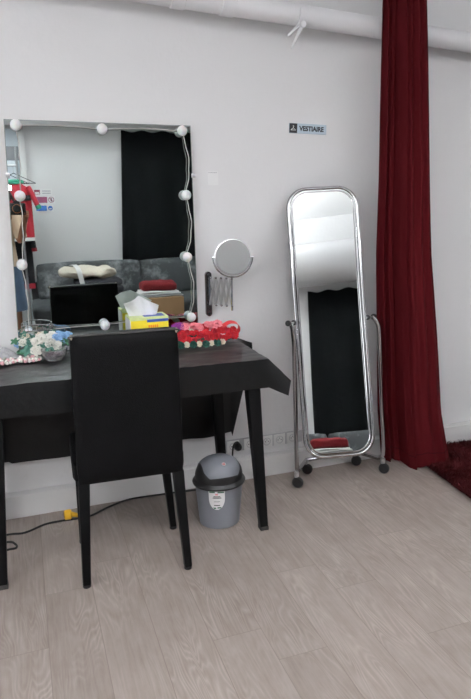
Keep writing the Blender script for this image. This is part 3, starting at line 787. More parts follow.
bm = B(); tube(bm, [(1.2, 2.49, CEIL - .028), (3.9, 2.49, CEIL - .028)], .011, 10)
for x in (1.3, 2.5, 3.8): tube(bm, [(x, 2.49, CEIL - .025), (x, 2.49, CEIL)], .006, 8)
single('curtain_rail', bm, 'dullchrome', 'metal curtain rail under the ceiling holding the red curtain', 'rail')

# ------------------------------------------------------------------ shag rug
t = thing('shag_rug', 'dark red shaggy rug on the floor right of the curtain', 'rug', (2.5, 2.0, 0))
def rug_edge(y): return 1.868 + .085 * (y - 2.0) + .012 * nz(y * 5, 1)
bm = B()
sheet(bm, lambda u, v: (rug_edge(.9 + 1.72 * v) + (3.4 - rug_edge(.9 + 1.72 * v)) * u, .9 + 1.72 * v, .012), 20, 20, -.010); obj('rug_backing', bm, 'rug', t)
vs, fs = [], []
rnd = random.Random(3)
for i in range(36000):
    y = rnd.uniform(1.45, 2.63); x = rug_edge(y) - .008 + rnd.random() ** 1.4 * (3.0 - rug_edge(y))
    a = rnd.uniform(0, 2 * PI); flow = 2.6 * nz(x * 3.2, y * 3.2, 9)
    h = rnd.uniform(.022, .038); w = rnd.uniform(.0015, .0032)
    d = Vector((math.cos(flow * 3) * .016 + rnd.gauss(0, .010), math.sin(flow * 3) * .016 + rnd.gauss(0, .010), 0))
    s_ = Vector((math.cos(a), math.sin(a), 0)) * w
    p = Vector((x, y, .010)); m1 = p + d * .4 + Vector((0, 0, h * .65)); tp = p + d * 1.15 + Vector((0, 0, h))
    k = len(vs); vs += [p - s_, p + s_, m1 + s_, m1 - s_, tp]; fs += [(k, k + 1, k + 2, k + 3), (k + 3, k + 2, k + 4)]
me = bpy.data.meshes.new('pile'); bl = BASE[t]; me.from_pydata([tuple(Vector(v) - bl) for v in vs], [], fs); me.materials.append(M['pile'])
po = bpy.data.objects.new('pile', me); COL.objects.link(po); po.parent = t; po['kind'] = 'stuff'

# ------------------------------------------------------------------ things on the table
ZC = .757
# tissue box
t = thing('tissue_box', 'yellow and green tissue box with a white tissue sticking out', 'tissue box', (.475, 2.565, ZC))
rt = Matrix.Translation((.487, 2.560, ZC)) @ Matrix.Rotation(math.radians(1), 4, 'Z')
bm = B(); box(bm, (-.083, -.052, 0), (.083, .052, .138), .003, 2, rt); obj('carton', bm, 'yellow', t)
bm = B(); box(bm, (-.0835, -.0528, .124), (.0835, .0528, .1388), .002, 1, rt); bandp = obj('lid_band', bm, 'lime', t)
bm = B(); box(bm, (-.010, -.0536, .116), (.082, -.052, .128), .0005, 1, rt); box(bm, (-.02, -.045, .1386), (.07, .02, .1393), .0003, 1, rt); obj('blue_print', bm, 'bluecard', bandp)
bm = B(); box(bm, (-.0842, -.0525, .0), (-.078, .0525, .132), .002, 1, rt); obj('white_end', bm, 'whiteplastic', t)
bm = B()
x = -.005
while x < .035:
    box(bm, (x, -.0536, .092), (x + .006, -.052, .104), .0003, 1, rt); x += .009
obj('orange_lettering', bm, 'orange', t, None)
bm = B()
def tis(u, v):
    a = (u - .5) * 2
    top = .058 + (a + 1) * .032 if a < -.15 else .0852 - (a + .15) * .0437
    hx = -.018 + a * (.058 + .022 * v)
    z = .138 + top * v
    y = -.005 + .012 * math.sin(a * 6 + v * 2) * (.3 + v) + .018 * v * v * a + .003 * nz(a * 7, v * 6)
    return rt @ Vector((hx, y, z))
sheet(bm, tis, 30, 16, .0008)
obj('tissue', bm, 'tissue', t, 70)

# flowers
def rose_mesh(name, m, petals=16, spread=1.0, layers=3, seed=1):
    r = random.Random(seed); bm = B()
    for L in range(layers):
        n = 4 + L * 2; tilt = [.18, .55, 1.0, 1.25][L] * spread; ln = [.62, .85, 1.0, 1.0][L]
        for k in range(n):
            a = 2 * PI * k / n + L * .5 + r.uniform(-.15, .15)
            ca, sa = math.cos(a), math.sin(a); wd = .55 * ln * r.uniform(.85, 1.1)
            def pt(u, v):
                s = (u - .5) * 2
                rad = .10 + ln * v * math.sin(tilt + .35 * v) ; z = ln * v * math.cos(tilt + .35 * v) * .9
                side = s * wd * math.sin(PI * (.12 + .80 * v)) ** .7
                rad -= .18 * s * s * (1 - .3 * L); z += .05 * s * s + .13 * math.sin(s * 6 + k * 2.3) * v; rad += .07 * math.sin(s * 7 + k) * v
                return (ca * rad - sa * side, sa * rad + ca * side, z)
            sheet(bm, pt, 4, 4)
    sphere(bm, (0, 0, .25), .26, 8, 6)
    return mesh_from(bm, name, m, 80)
def leaf_mesh(name, m):
    bm = B()
    for k in range(5):
        a = 2 * PI * k / 5; ca, sa = math.cos(a), math.sin(a)
        def pt(u, v):
            s = (u - .5) * 2; w = .32 * math.sin(PI * min(1, .06 + v * .94)) ** .8 * s; rad = 1.15 * v; z = .35 * v - .30 * v * v + .12 * abs(s)
            return (ca * rad - sa * w, sa * rad + ca * w, z)
        sheet(bm, pt, 4, 5)
    return mesh_from(bm, name, m, 80)
FM = {k: rose_mesh(k, k, seed=i) for i, k in enumerate(('red flower', 'deep red flower', 'pink flower', 'cream flower', 'dark green flower', 'purple flower', 'white flower', 'blue flower'))}
LM = {k: leaf_mesh(k, k) for k in ('green leaf', 'teal leaf')}
def bloom(parent, kind, loc, size, face, label=None, name='flower'):
    o = bpy.data.objects.new(name, FM[kind] if kind in FM else LM[kind]); COL.objects.link(o); o.parent = parent
    o.location = Vector(loc) - BASE[parent]; o.rotation_euler = (Vector(face).to_track_quat('Z', 'Y') @ Matrix.Rotation(random.uniform(0, 6), 3, 'Z').to_quaternion()).to_euler()
    o.scale = (size,) * 3; BASE[o] = Vector(loc)
    if label: o['label'] = label
    return o
# red crown lying on the right end of the table
cx, cy = .735, 2.545
t = thing('flower_crown', 'red and pink silk flower crown on the right end of the table', 'flower crown', (cx, cy, ZC))
bm = B(); tube(bm, [(cx + .125 * math.cos(a), cy + .068 * math.sin(a), ZC + .022 + .008 * math.sin(3 * a)) for a in [2 * PI * k / 40 for k in range(40)]], .006, 8, True); obj('wreath_ring', bm, 'dark green flower', t)
r = random.Random(5)
for k, kind in enumerate(['dark green flower', 'cream flower', 'dark green flower', 'cream flower', 'dark green flower', 'cream flower', 'dark green flower', 'cream flower']):
    x = cx - .125 + .19 * k / 7
    bloom(t, kind, (x, cy - .088 - .006 * (kind[0] == 'd') + .016 * abs(k - 4) / 4, ZC + .012), .0135 if kind[0] == 'c' else .0165, (.0, -1, .55), name='rosette')
for L, (n_, y_o, z_o, kinds) in enumerate(((15, -.068, .030, ['red flower', 'red flower', 'deep red flower']), (15, -.046, .048, ['red flower', 'deep red flower', 'red flower']))):
    for k in range(n_):
        x = cx - .140 + .275 * k / (n_ - 1)
        bloom(t, kinds[(k * 2 + L) % 3], (x, cy + y_o + r.uniform(-.008, .008) + .035 * (abs(k - n_ / 2) / (n_ / 2)) ** 2, ZC + z_o + r.uniform(-.006, .006)), r.uniform(.014, .019), (r.uniform(-.6, .6), -.9, .8))
for k, kind in enumerate(['purple flower', 'purple flower', 'pink flower', 'cream flower', 'pink flower', 'pink flower', 'red flower', 'pink flower', 'pink flower', 'pink flower', 'red flower']):
    x = cx - .130 + .215 * k / 10
    bloom(t, kind, (x, cy - .010 + r.uniform(-.008, .008), ZC + .062 + .012 * (kind[0] == 'p') + r.uniform(-.006, .006)), r.uniform(.018, .024), (r.uniform(-.5, .5), -.7, 1.0))
for k, kind in enumerate(['pink flower', 'deep red flower', 'pink flower', 'pink flower', 'deep red flower', 'pink flower', 'red flower', 'pink flower']):
    x = cx - .13 + .24 * k / 7
    bloom(t, kind, (x, cy + .040 + r.uniform(-.008, .008), ZC + .045), r.uniform(.018, .024), (r.uniform(-.4, .4), .3, 1.0))
bm = B()
rp_ = smooth_path([(cx + .075, cy - .02, ZC + .066), (cx + .115, cy - .03, ZC + .088), (cx + .152, cy - .03, ZC + .078), (cx + .160, cy - .026, ZC + .050), (cx + .135, cy - .03, ZC + .032), (cx + .10, cy - .04, ZC + .040)])
sheet(bm, lambda u, v: rp_[int(round(u * (len(rp_) - 1)))] + Vector((0, (v - .5) * .030, .008 * (v - .5))), len(rp_) - 1, 3, .0012); obj('ribbon_loop', bm, 'ribbon', t, 70)

# pale crown on the left, beside the glass bowl
cx, cy = .045, 2.575
t = thing('flower_crown', 'white, green and light blue silk flower crown on the left of the table', 'flower crown', (cx, cy, ZC))
bm = B(); tube(bm, [(cx + .095 * math.cos(a), cy + .05 * math.sin(a), ZC + .020) for a in [2 * PI * k / 36 for k in range(36)]], .005, 8, True); obj('wreath_ring', bm, 'green leaf', t)
r = random.Random(11)
for k in range(46):
    a_ = 2 * PI * k / 46 + r.uniform(-.05, .05); f = r.uniform(.55, 1.12)
    dx, dy = .105 * f * math.cos(a_), .052 * f * math.sin(a_); z_ = .022 + .050 * (1 - abs(f - .8)) * r.uniform(.6, 1.1) + (.012 if dy > 0 else 0)
    kind = r.choice(['white flower', 'white flower', 'white flower', 'teal leaf', 'teal leaf', 'green leaf', 'cream flower'])
    if dx > .062 and r.random() < .75 or dx < -.075 and r.random() < .5: kind = 'blue flower'
    leaf = 'leaf' in kind
    bloom(t, kind, (cx + dx, cy + dy, ZC + z_), r.uniform(.015, .023) * (1.15 if leaf else 1), (dx * 5 + r.uniform(-.3, .3), -.7 + r.uniform(-.2, .3), .9), name='leaf_sprig' if leaf else 'flower')
for kind, dx, dy, dz, s_ in (('white flower', -.020, -.066, .034, .025), ('teal leaf', -.055, -.060, .034, .027), ('teal leaf', .026, -.062, .044, .025), ('white flower', .055, -.050, .046, .025), ('white flower', .0, -.03, .072, .026), ('white flower', .045, -.01, .076, .024), ('teal leaf', .022, .0, .078, .025)):
    bloom(t, kind, (cx + dx, cy + dy, ZC + dz), s_, (dx * 4, -.8, .8), name='leaf_sprig' if 'leaf' in kind else 'flower')

# glass bowl
gx, gy = .090, 2.468
t = thing('glass_bowl', 'small ribbed clear glass bowl in front of the pale flowers', 'bowl', (gx, gy, ZC))
bm = B()
prof = [(.0, .002), (.026, .002), (.030, .0), (.031, .004), (.044, .022), (.050, .046), (.0475, .046), (.041, .024), (.026, .009), (.0, .008)]
rings = []
for rr, h in prof:
    rings.append([(gx + max(rr, .0005) * (1 + (.045 if k % 2 else -.02) * min(1, h * 40)) * math.cos(2 * PI * k / 48), gy + max(rr, .0005) * (1 + (.045 if k % 2 else -.02) * min(1, h * 40)) * math.sin(2 * PI * k / 48), ZC + h) for k in range(48)])
loft(bm, rings); obj('bowl_wall', bm, 'glass', t, 60)
r = random.Random(2); bm = B()
for k in range(16):
    a = r.uniform(0, 6.3); q = r.uniform(0, .024); sphere(bm, (gx + q * math.cos(a), gy + q * math.sin(a), ZC + .015 + r.uniform(0, .010)), r.uniform(.005, .008), 8, 6)
o = single('trinkets', bm, 'plum', 'dark plum trinkets heaped inside the glass bowl', 'trinkets'); o['kind'] = 'stuff'

# beads: three colours of shared bead meshes
def bead_mesh(k):
    bm = B(); sphere(bm, (0, 0, 0), .0062, 12, 8); return mesh_from(bm, k, k, 80)
BM_ = {k: bead_mesh(k) for k in ('bead pink', 'bead white', 'bead green')}
def necklace(label, cx, cy, rx, ry, loops, seed):
    t = thing('bead_necklace', label, 'necklace', (cx, cy, ZC))
    r = random.Random(seed); n = 0; path = []
    for L in range(loops):
        f = 1 - L / loops * .8; m = max(6, int(2 * PI * math.sqrt((rx * rx + ry * ry) / 2) * f / .0128))
        for k in range(m):
            a = 2 * PI * k / m + L
            path.append(Vector((cx + rx * f * math.cos(a) + r.uniform(-.002, .002), cy + ry * f * math.sin(a) + r.uniform(-.002, .002), ZC + .007 + (.008 if L % 2 else 0) * r.random())))
    path.sort(key=lambda p: p.y)
    for k, p in enumerate(path[:98]):
        kind = r.choice(['bead pink', 'bead white', 'bead white', 'bead pink', 'bead green'])
        o = bpy.data.objects.new('bead', BM_[kind]); COL.objects.link(o); o.parent = t; o.location = p - BASE[t]
    bm = B(); tube(bm, path[:40], .0008, 5); obj('thread', bm, 'wire', t)
    rest = path[98:]
    if rest:
        bm = B()
        for p in rest: sphere(bm, p, .0062, 8, 6)
        obj('small_beads', bm, 'bead white', t, 80)['kind'] = 'stuff'
necklace('pink and white pearl bead necklace coiled left of the glass bowl', -.008, 2.487, .046, .036, 5, 1)
necklace('pink and white pearl bead necklace at the left edge of the photo', -.110, 2.478, .052, .034, 5, 2)

# clear crumpled plastic and a clear bauble, tiara
bm = B()
def film(u, v):
    x = -.215 + .175 * u; y = 2.53 + .09 * v
    e = math.sin(PI * u) * math.sin(PI * v)
    return (x, y, ZC + .006 + e * (.035 + .022 * nz(u * 7, v * 6, 2)) + .006 * abs(nz(u * 20, v * 18, 5)))
sheet(bm, film, 36, 20, .0008); single('plastic_wrap', bm, 'film', 'crumpled clear plastic wrap at the left end of the table', 'plastic wrap')
bm = B(); sphere(bm, (.008, 2.520, ZC + .018), .0175, 14, 10, (1.15, .9, 1)); 
for v in bm.verts: v.co += Vector((nz(v.co.x * 90, v.co.z * 90), 0, nz(v.co.x * 70, v.co.z * 80, 3))) * .003
single('glass_bauble', bm, 'film', 'clear faceted bauble lying against the glass bowl', 'bauble', smooth=10)
t = thing('tiara', 'silver wire tiara leaning on the mirror behind the pale flowers', 'tiara', (.035, 2.625, ZC))
bm = B()
arc = [(.035 + .062 * math.cos(a), 2.632 - .028 * math.sin(a), ZC + .088 + .010 * math.sin(a)) for a in [PI * k / 20 for k in range(21)]]
tube(bm, arc, .0022, 6); arc2 = [(x, y + .004, z + .024) for x, y, z in arc]; tube(bm, arc2, .0018, 6); obj('band', bm, 'chrome', t)
bm = B()
for k in range(0, 21, 2): tube(bm, [arc[k], arc2[k]], .0014, 5)
tube(bm, [arc[0], (arc[0][0], arc[0][1], ZC)], .002, 6); tube(bm, [arc[-1], (arc[-1][0], arc[-1][1], ZC)], .002, 6)
obj('wire_spokes', bm, 'chrome', t)

# ------------------------------------------------------------------ behind the photographer, seen in the mirrors
# black wall hanging
t = thing('wall_hanging', 'wide black cloth hanging on the wall behind the grey sofa', 'wall hanging', (1.75, BACK + .03, .3))
bm = B()
sheet(bm, lambda u, v: (1.065 + 1.45 * u - .075 * (1 - v) * (1 - u), BACK + .028 + .012 * math.sin(u * 31 + 1.5 * nz(u * 5, v * 2)) * (.4 + .6 * (1 - v)), .35 + 1.745 * v + .010 * math.cos(u * 42) * v), 90, 30, .003)
obj('cloth', bm, 'hanging', t, 60)
for k in range(8):
    bm = B(); x = 1.075 + 1.43 * k / 7; lathe(bm, [(.004, 0), (.004, .02), (.008, .021), (.008, .024)], (x, BACK, 2.085), 10, 'Y', mtx=Matrix.Identity(4)); obj('hook', bm, 'dullchrome', t)
# sofa
t = thing('sofa', 'dark grey velvet sofa on a pale slatted base against the wall', 'sofa', (1.2, -.75, 0))
bm = B()
for z in (.05, .13, .21):
    box(bm, (.075, -.415, z), (2.33, -.395, z + .062), .003)
for x in (.1, .8, 1.55, 2.25): box(bm, (x, -1.10, .0), (x + .07, -.415, .27), .003)
box(bm, (.075, -1.12, .25), (2.33, -.40, .275), .003); obj('base', bm, 'palewood', t)
def soft(bm, lo, hi, bev, bulge=.02, seed=0):
    vs = box(bm, lo, hi); new = vs
    bmesh.ops.subdivide_edges(bm, edges=list({e for v in vs for e in v.link_edges}), cuts=12, use_grid_fill=True)
    c = Vector([(lo[i] + hi[i]) / 2 for i in range(3)]); h = [(hi[i] - lo[i]) / 2 for i in range(3)]
    for v in bm.verts:
        p = v.co - c
        q = Vector([max(-h[i] + bev, min(h[i] - bev, p[i])) for i in range(3)]); d = p - q
        if d.length > 1e-9: d = d.normalized() * bev
        a = [p[i] / h[i] for i in range(3)]; w = q + d
        for i in range(3):
            j, k = [x for x in range(3) if x != i]
            if abs(a[i]) > .98: w[i] += math.copysign(bulge, a[i]) * (1 - a[j] ** 2) * (1 - a[k] ** 2)
        v.co = c + w + Vector((nz(v.co.x * 5, v.co.z * 5, seed), nz(v.co.x * 6, v.co.y * 4, seed + 3), nz(v.co.y * 6, v.co.x * 5, seed + 5))) * .008
for x0, x1 in ((.065, 1.19), (1.205, 2.34)):
    bm = B(); soft(bm, (x0, -1.12, .275), (x1, -.39, .465), .045, .012, x0); obj('seat_cushion', bm, 'sofa', t, 70)
for x0, x1 in ((.135, 1.145), (1.16, 2.20)):
    bm = B(); soft(bm, (x0, -1.06, .46), (x1, -.88, .818), .032, .012, x1); bmesh.ops.rotate(bm, cent=(0, -.9, .46), matrix=Matrix.Rotation(math.radians(7), 3, 'X'), verts=bm.verts); obj('back_cushion', bm, 'cushion', t, 70)
bm = B(); soft(bm, (.065, -1.165, .275), (2.34, -1.08, .62), .03, .0, 3); obj('back_frame', bm, 'sofa', t, 70)
# folded things on the sofa and the carton
def fold(name, lo, hi, m, label, cat, seed, layers=2, lump=0.0):
    bm = B()
    for L in range(layers):
        z0 = lo[2] + (hi[2] - lo[2]) * L / layers; z1 = lo[2] + (hi[2] - lo[2]) * (L + 1) / layers
        b2 = B(); soft(b2, (lo[0] + .01 * L, lo[1] + .004 * L, z0), (hi[0] - .012 * L, hi[1] - .006 * L, z1), min(.02, (z1 - z0) * .45), .006, seed + L)
        me = bpy.data.meshes.new('layer'); b2.to_mesh(me); b2.free(); bm.from_mesh(me); bpy.data.meshes.remove(me)
    for v in bm.verts: v.co.z += lump * nz(v.co.x * 11, v.co.y * 11, seed) * (v.co.z - lo[2]) / (hi[2] - lo[2])
    return single(name, bm, m, label, cat, smooth=70)
t = thing('cardboard_box', 'brown cardboard box standing in front of the sofa', 'box', (1.165, -.20, 0))
bm = B(); box(bm, (.960, -.375, 0), (1.390, -.10, .530), .004); obj('carton', bm, 'cardboard', t)
bm = B(); box(bm, (.960, -.26, .5295), (1.390, -.21, .5312)); obj('tape', bm, 'palewood', t)
fold('folded_cloth', (.985, -.37, .533), (1.398, -.13, .550), 'greycloth', 'grey folded cloth lowest of the pile on the cardboard box', 'cloth', 4, 1)
fold('folded_cloth', (.995, -.365, .553), (1.372, -.14, .584), 'whitecloth', 'white folded cloth in the middle of the pile on the cardboard box', 'cloth', 9, 2)
fold('folded_cloth', (1.020, -.365, .588), (1.340, -.16, .662), 'redcloth', 'dark red knitted cloth on top of the pile on the cardboard box', 'cloth', 14, 1, .022)
fold('folded_cloth', (.44, -.79, .490), (.92, -.53, .675), 'darkcloth', 'dark folded clothes lying on the sofa under the cream bundle', 'clothes', 21, 3)
t = thing('cloth_bundle', 'cream cloth bundle with a white strap on the grey sofa', 'bundle', (.60, -.75, .685))
bm = B(); soft(bm, (.33, -.81, .700), (.84, -.55, .775), .036, .015, 31)
for v in bm.verts: v.co += Vector((nz(v.co.y * 14, v.co.z * 20, 4) * .02, nz(v.co.x * 14, v.co.z * 20, 2) * .035, nz(v.co.x * 9, v.co.y * 12, 6) * .035))
obj('cloth', bm, 'creamcloth', t, 70)
bm = B(); sp_ = smooth_path([(.45, -.76, .80), (.47, -.65, .812), (.495, -.54, .775), (.51, -.52, .70), (.53, -.515, .60), (.54, -.51, .50)])
sheet(bm, lambda u, v: sp_[int(round(u * (len(sp_) - 1)))] + Vector(((v - .5) * .045, 0, 0)), len(sp_) - 1, 3, .003); obj('strap', bm, 'whitecloth', t, 70)
# three printed notices
def notice(y0z, label, block, x0, xb, x1, z1, z0, icon):
    t = thing('wall_notice', label, 'notice', ((x0 + x1) / 2, BACK, z0))
    bm = B(); box(bm, (x0 - .01, BACK, z0 - .008), (x1 + .01, BACK + .002, z1 + .008), .0004, 1); obj('paper', bm, 'paper', t)
    bm = B(); box(bm, (x0, BACK + .0018, z0), (xb, BACK + .0028, z1)); obj('colour_block', bm, block, t, None)
    bm = B(); cxx = (xb + x1) / 2 + .006; cz = (z0 + z1) / 2; r_ = (z1 - z0) * .44
    if icon == 'text':
        for k in range(2): box(bm, (xb + .02, BACK + .0018, z1 - .018 - k * .022), (x1, BACK + .0028, z1 - .008 - k * .022))
        obj('text_lines', bm, 'greyprint', t, None)
        bm = B(); box(bm, (x0 + .006, BACK + .0026, cz - .018), (xb - .006, BACK + .0034, cz)); obj('white_mark', bm, 'paper', t, None)
    elif icon == 'ban':
        tube(bm, [(cxx + r_ * math.cos(a), BACK + .003, cz + r_ * math.sin(a)) for a in [2 * PI * k / 24 for k in range(24)]], .0035, 6, True)
        tube(bm, [(cxx - r_ * .7, BACK + .003, cz + r_ * .7), (cxx + r_ * .7, BACK + .003, cz - r_ * .7)], .0035, 6); obj('ban_ring', bm, block, t)
        bm = B(); box(bm, (cxx - .006, BACK + .0018, cz - r_ * .6), (cxx + .006, BACK + .0028, cz + r_ * .6)); obj('pictogram', bm, 'black', t)
    else:
        lathe(bm, [(r_, 0), (r_, .0012)], (cxx, BACK + .003, cz), 24, 'Y', mtx=Matrix.Diagonal((1, -1, 1, 1))); obj('round_pictogram', bm, block, t)
        bm = B(); box(bm, (cxx - r_ * .6, BACK + .004, cz - r_ * .5), (cxx + r_ * .6, BACK + .0055, cz - r_ * .05), .001); obj('white_mark', bm, 'paper', t)
notice(0, 'topmost of the three notices, maroon square and two lines of grey text', 'sign red', .177, .232, .335, 1.524, 1.478, 'text')
notice(0, 'purple red notice with a round ban pictogram, middle of three', 'sign purple', .190, .295, .360, 1.455, 1.396, 'ban')
notice(0, 'blue notice with a round blue pictogram, lowest of three', 'sign blue', .182, .285, .340, 1.370, 1.318, 'disc')
# clothes rack, red shirt, coat
t = thing('clothes_rack', 'metal clothes rail standing before the frosted door', 'clothes rack', (-.35, -.87, 0))
bm = B(); tube(bm, [(-.85, -.87, 1.735), (.035, -.87, 1.735)], .011, 10); obj('rail', bm, 'dullchrome', t)
for x in (-.85, .035):
    bm = B(); tube(bm, [(x, -.87, .03), (x, -.87, 1.90)], .011, 10); obj('post', bm, 'dullchrome', t)
    bm = B(); tube(bm, [(x, -1.06, .02), (x, -.70, .02)], .012, 10); obj('foot', bm, 'dullchrome', t)
def hanger(x, y, ztop, label, half=.19, drop=.13):
    t = thing('coat_hanger', label, 'hanger', (x, y, ztop - .17))
    bm = B(); tube(bm, smooth_path([(x, y + .014, ztop - .012), (x, y + .004, ztop + .013), (x, y - .012, ztop + .006), (x, y - .010, ztop - .02), (x, y, ztop - .045), (x, y, ztop - .07)]), .0022, 6); obj('hook', bm, 'dullchrome', t)
    bm = B(); tube(bm, [(x - half, y, ztop - drop - .03), (x, y, ztop - .07), (x + half, y, ztop - drop - .03), (x - half, y, ztop - drop - .03)], .004, 8); obj('hanger_bar', bm, 'blackplastic', t)
def garment(name, x, y, zt, zb, half, sleeve, m, label, cat, extra):
    t = thing(name, label, cat, (x, y, zb))
    bm = B()
    def body(sgn):
        def f(u, v):
            a = (u - .5) * 2
            w = half * (.52 + .48 * min(1, (1 - v) / .14)) if v > .86 else half
            neck = .035 * math.exp(-(a / .35) ** 2) * v ** 8
            z = zb + (zt - zb) * v - .06 * abs(a) * (v ** 6) - neck
            yy = y + sgn * (.012 + .030 * (1 - a * a) * (.6 + .4 * math.sin(v * 3))) + .008 * math.sin(a * 9 + v * 4) * (1 - v)
            return (x + a * w, yy, z)
        return f
    sheet(bm, body(1), 24, 24, .003); sheet(bm, body(-1), 24, 24, -.003); obj('body_cloth', bm, m, t, 70)
    for s in (-1, 1):
        bm = B(); a = Vector((x + s * half * .85, y, zt - .075)); b = Vector((x + s * (half + sleeve[0]), y + .01, zt - sleeve[1]))
        pts = [a.lerp(b, k / 8) for k in range(9)]; tube(bm, pts, [.075 - .012 * k / 8 for k in range(9)], 14, flat=.35); sl = obj('sleeve', bm, m, t, 70)
        if extra.get('cuff'):
            d = (b - a).normalized(); bm = B(); tube(bm, [b - d * .012, b + d * .022], .0665, 14, flat=.38); obj('cuff', bm, extra['cuff'], sl, 70)
    if extra.get('hem'):
        bm = B(); sheet(bm, lambda u, v: (x + (u - .5) * 2 * half, y + .016 + .034 * (1 - ((u - .5) * 2) ** 2), zb - .002 + extra['hemh'] * v), 16, 2, .004); obj('hem_band', bm, extra['hem'], t, 70)
    if extra.get('collar'):
        bm = B(); tube(bm, [(x + .075 * math.cos(a), y + .035 * math.sin(a), zt - .030 + .012 * math.sin(a) * -1) for a in [2 * PI * k / 20 for k in range(20)]], .012, 8, True); obj('collar', bm, extra['collar'], t, 70)
    if extra.get('panel'):
        bm = B()
        for sx in (-1, 1): box(bm, (x + sx * .085 - .045, y + .044, zt - .20), (x + sx * .085 + .045, y + .052, zt - .15), .003)
        obj('chest_patch', bm, extra['panel'], t)
hanger(.0, -.87, 1.735, 'black clothes hanger holding the red sports shirt')
garment('sports_shirt', .0, -.80, 1.615, 1.05, .135, (.055, .255), 'jersey', 'red sports shirt with green cuffs on a hanger', 'shirt', dict(cuff='green', hem='whitecloth', hemh=.03, collar='green', panel='coat'))
hanger(-.06, -.96, 1.735, 'black clothes hanger holding the long dark coat')
garment('long_coat', -.06, -.955, 1.56, .58, .165, (.02, .60), 'coat', 'long black coat with red hem hanging behind the red shirt', 'coat', dict(cuff='jersey', hem='jersey', hemh=.05))

# ------------------------------------------------------------------ photographer, standing behind the camera
hx, hy = -.185, -.34
t = thing('person', 'person in a beige shirt and denim skirt holding up a black camera', 'person', (hx, hy, 0))
def skin_body(J, E, name, m, parent):
    me = bpy.data.meshes.new(name); me.from_pydata([Vector(j[0]) - BASE[parent] for j in J], E, [])
    o = bpy.data.objects.new(name, me); COL.objects.link(o)
    sk = o.modifiers.new('skin', 'SKIN'); sk.use_smooth_shade = True
    for i, j in enumerate(J):
        d = me.skin_vertices[0].data[i]; d.radius = (j[1], j[2] if len(j) > 2 else j[1]); d.use_root = (i == 0)
    o.modifiers.new('sub', 'SUBSURF').levels = 2; o.modifiers['sub'].render_levels = 2
    dg = bpy.context.evaluated_depsgraph_get(); m2 = bpy.data.meshes.new_from_object(o.evaluated_get(dg))
    o.modifiers.clear(); o.data = m2; m2.materials.clear(); m2.materials.append(M[m])
    for p in m2.polygons: p.use_smooth = True
    o.parent = parent; BASE[o] = BASE[parent]
    return o
cam_c = Vector((0, -.075, 1.345))
J = [((hx, hy, .86), .125, .095), ((hx, hy, 1.02), .105, .08), ((hx, hy, 1.20), .125, .09), ((hx, hy, 1.34), .075, .06), ((hx, hy + .01, 1.41), .048, .05),
     ((hx + .005, hy + .02, 1.49), .066, .078), ((hx + .01, hy + .03, 1.57), .074, .09), ((hx + .01, hy + .02, 1.635), .052, .065)]
E_ = [(0, 1), (1, 2), (2, 3), (3, 4), (4, 5), (5, 6), (6, 7)]
for s, hand in ((-1, Vector((-.075, -.115, 1.325))), (1, Vector((.06, -.125, 1.300)))):
    k = len(J)
    sh = Vector((hx + s * .165, hy, 1.31)); el = Vector((hx + s * .20, hy + .06, 1.06)) if s < 0 else Vector((hx + .19, hy + .06, 1.06)); wr_ = hand + Vector((-.01 * s, -.05, -.06))
    J += [(tuple(sh), .052), (tuple(el), .038), (tuple(wr_), .026), (tuple(hand), .034, .020)]
    E_ += [(3, k), (k, k + 1), (k + 1, k + 2), (k + 2, k + 3)]
    for f in range(4):                                        # fingers curl round the camera body
        q = len(J); b0 = hand + Vector((s * .012, .012, .022 - .014 * f)); ln = [.030, .034, .032, .026][f]
        J += [(tuple(b0 + Vector((s * .012, ln * .7, 0))), .0095), (tuple(b0 + Vector((-s * .004, ln * 1.45, 0))), .008), (tuple(b0 + Vector((-s * .022, ln * 1.6, .0))), .007)]
        E_ += [(k + 3, q), (q, q + 1), (q + 1, q + 2)]
    q = len(J); J += [(tuple(hand + Vector((-s * .020, -.004, .030))), .011), (tuple(hand + Vector((-s * .038, .008, .040))), .009)]; E_ += [(k + 3, q), (q, q + 1)]
for s in (-1, 1):
    k = len(J)
    J += [((hx + s * .085, hy, .80), .088), ((hx + s * .095, hy + .015, .46), .056), ((hx + s * .095, hy - .01, .30), .052), ((hx + s * .10, hy - .02, .085), .034), ((hx + s * .105, hy + .09, .035), .034, .026)]
    E_ += [(0, k), (k, k + 1), (k + 1, k + 2), (k + 2, k + 3), (k + 3, k + 4)]
body = skin_body(J, E_, 'body', 'skin', t)
bm = B()
rings = []
for z, a, b in ((.47, .200, .150), (.55, .196, .145), (.70, .188, .135), (.80, .178, .125), (.90, .150, .112), (.94, .142, .108)):
    rings.append([(hx + a * math.cos(2 * PI * k / 36) * (1 + .02 * math.sin(k * 1.9) * (.95 - z)), hy + b * math.sin(2 * PI * k / 36), z) for k in range(36)])
loft(bm, rings, cap=False); obj('denim_skirt', bm, 'denim', t, 70)
bm = B(); rings = []
for z, a, b in ((.86, .160, .122), (.95, .150, .115), (1.08, .140, .108), (1.20, .158, .115), (1.30, .172, .105), (1.355, .120, .085), (1.385, .066, .062)):
    rings.append([(hx + a * math.cos(2 * PI * k / 36), hy + b * math.sin(2 * PI * k / 36), z + .004 * math.sin(k * 1.4)) for k in range(36)])
loft(bm, rings, cap=False)
for s in (-1, 1):
    sh = Vector((hx + s * .150, hy, 1.315)); el = Vector((hx + s * .197, hy + .052, 1.10)); tube(bm, [sh.lerp(el, k / 6) for k in range(7)], [.066, .064, .060, .057, .054, .052, .051], 16)
obj('shirt', bm, 'beige', t, 70)
bm = B(); sphere(bm, (hx + .01, hy - .012, 1.598), .094, 24, 16, (.90, 1.08, 1.02))
bmesh.ops.delete(bm, geom=[v for v in bm.verts if v.co.y > hy + .045 and v.co.z < 1.635], context='VERTS')
sphere(bm, (hx + .01, hy - .10, 1.50), .06, 16, 12, (1, .7, 1.6)); obj('hair', bm, 'hair', t, 70)
fy = hy + .112
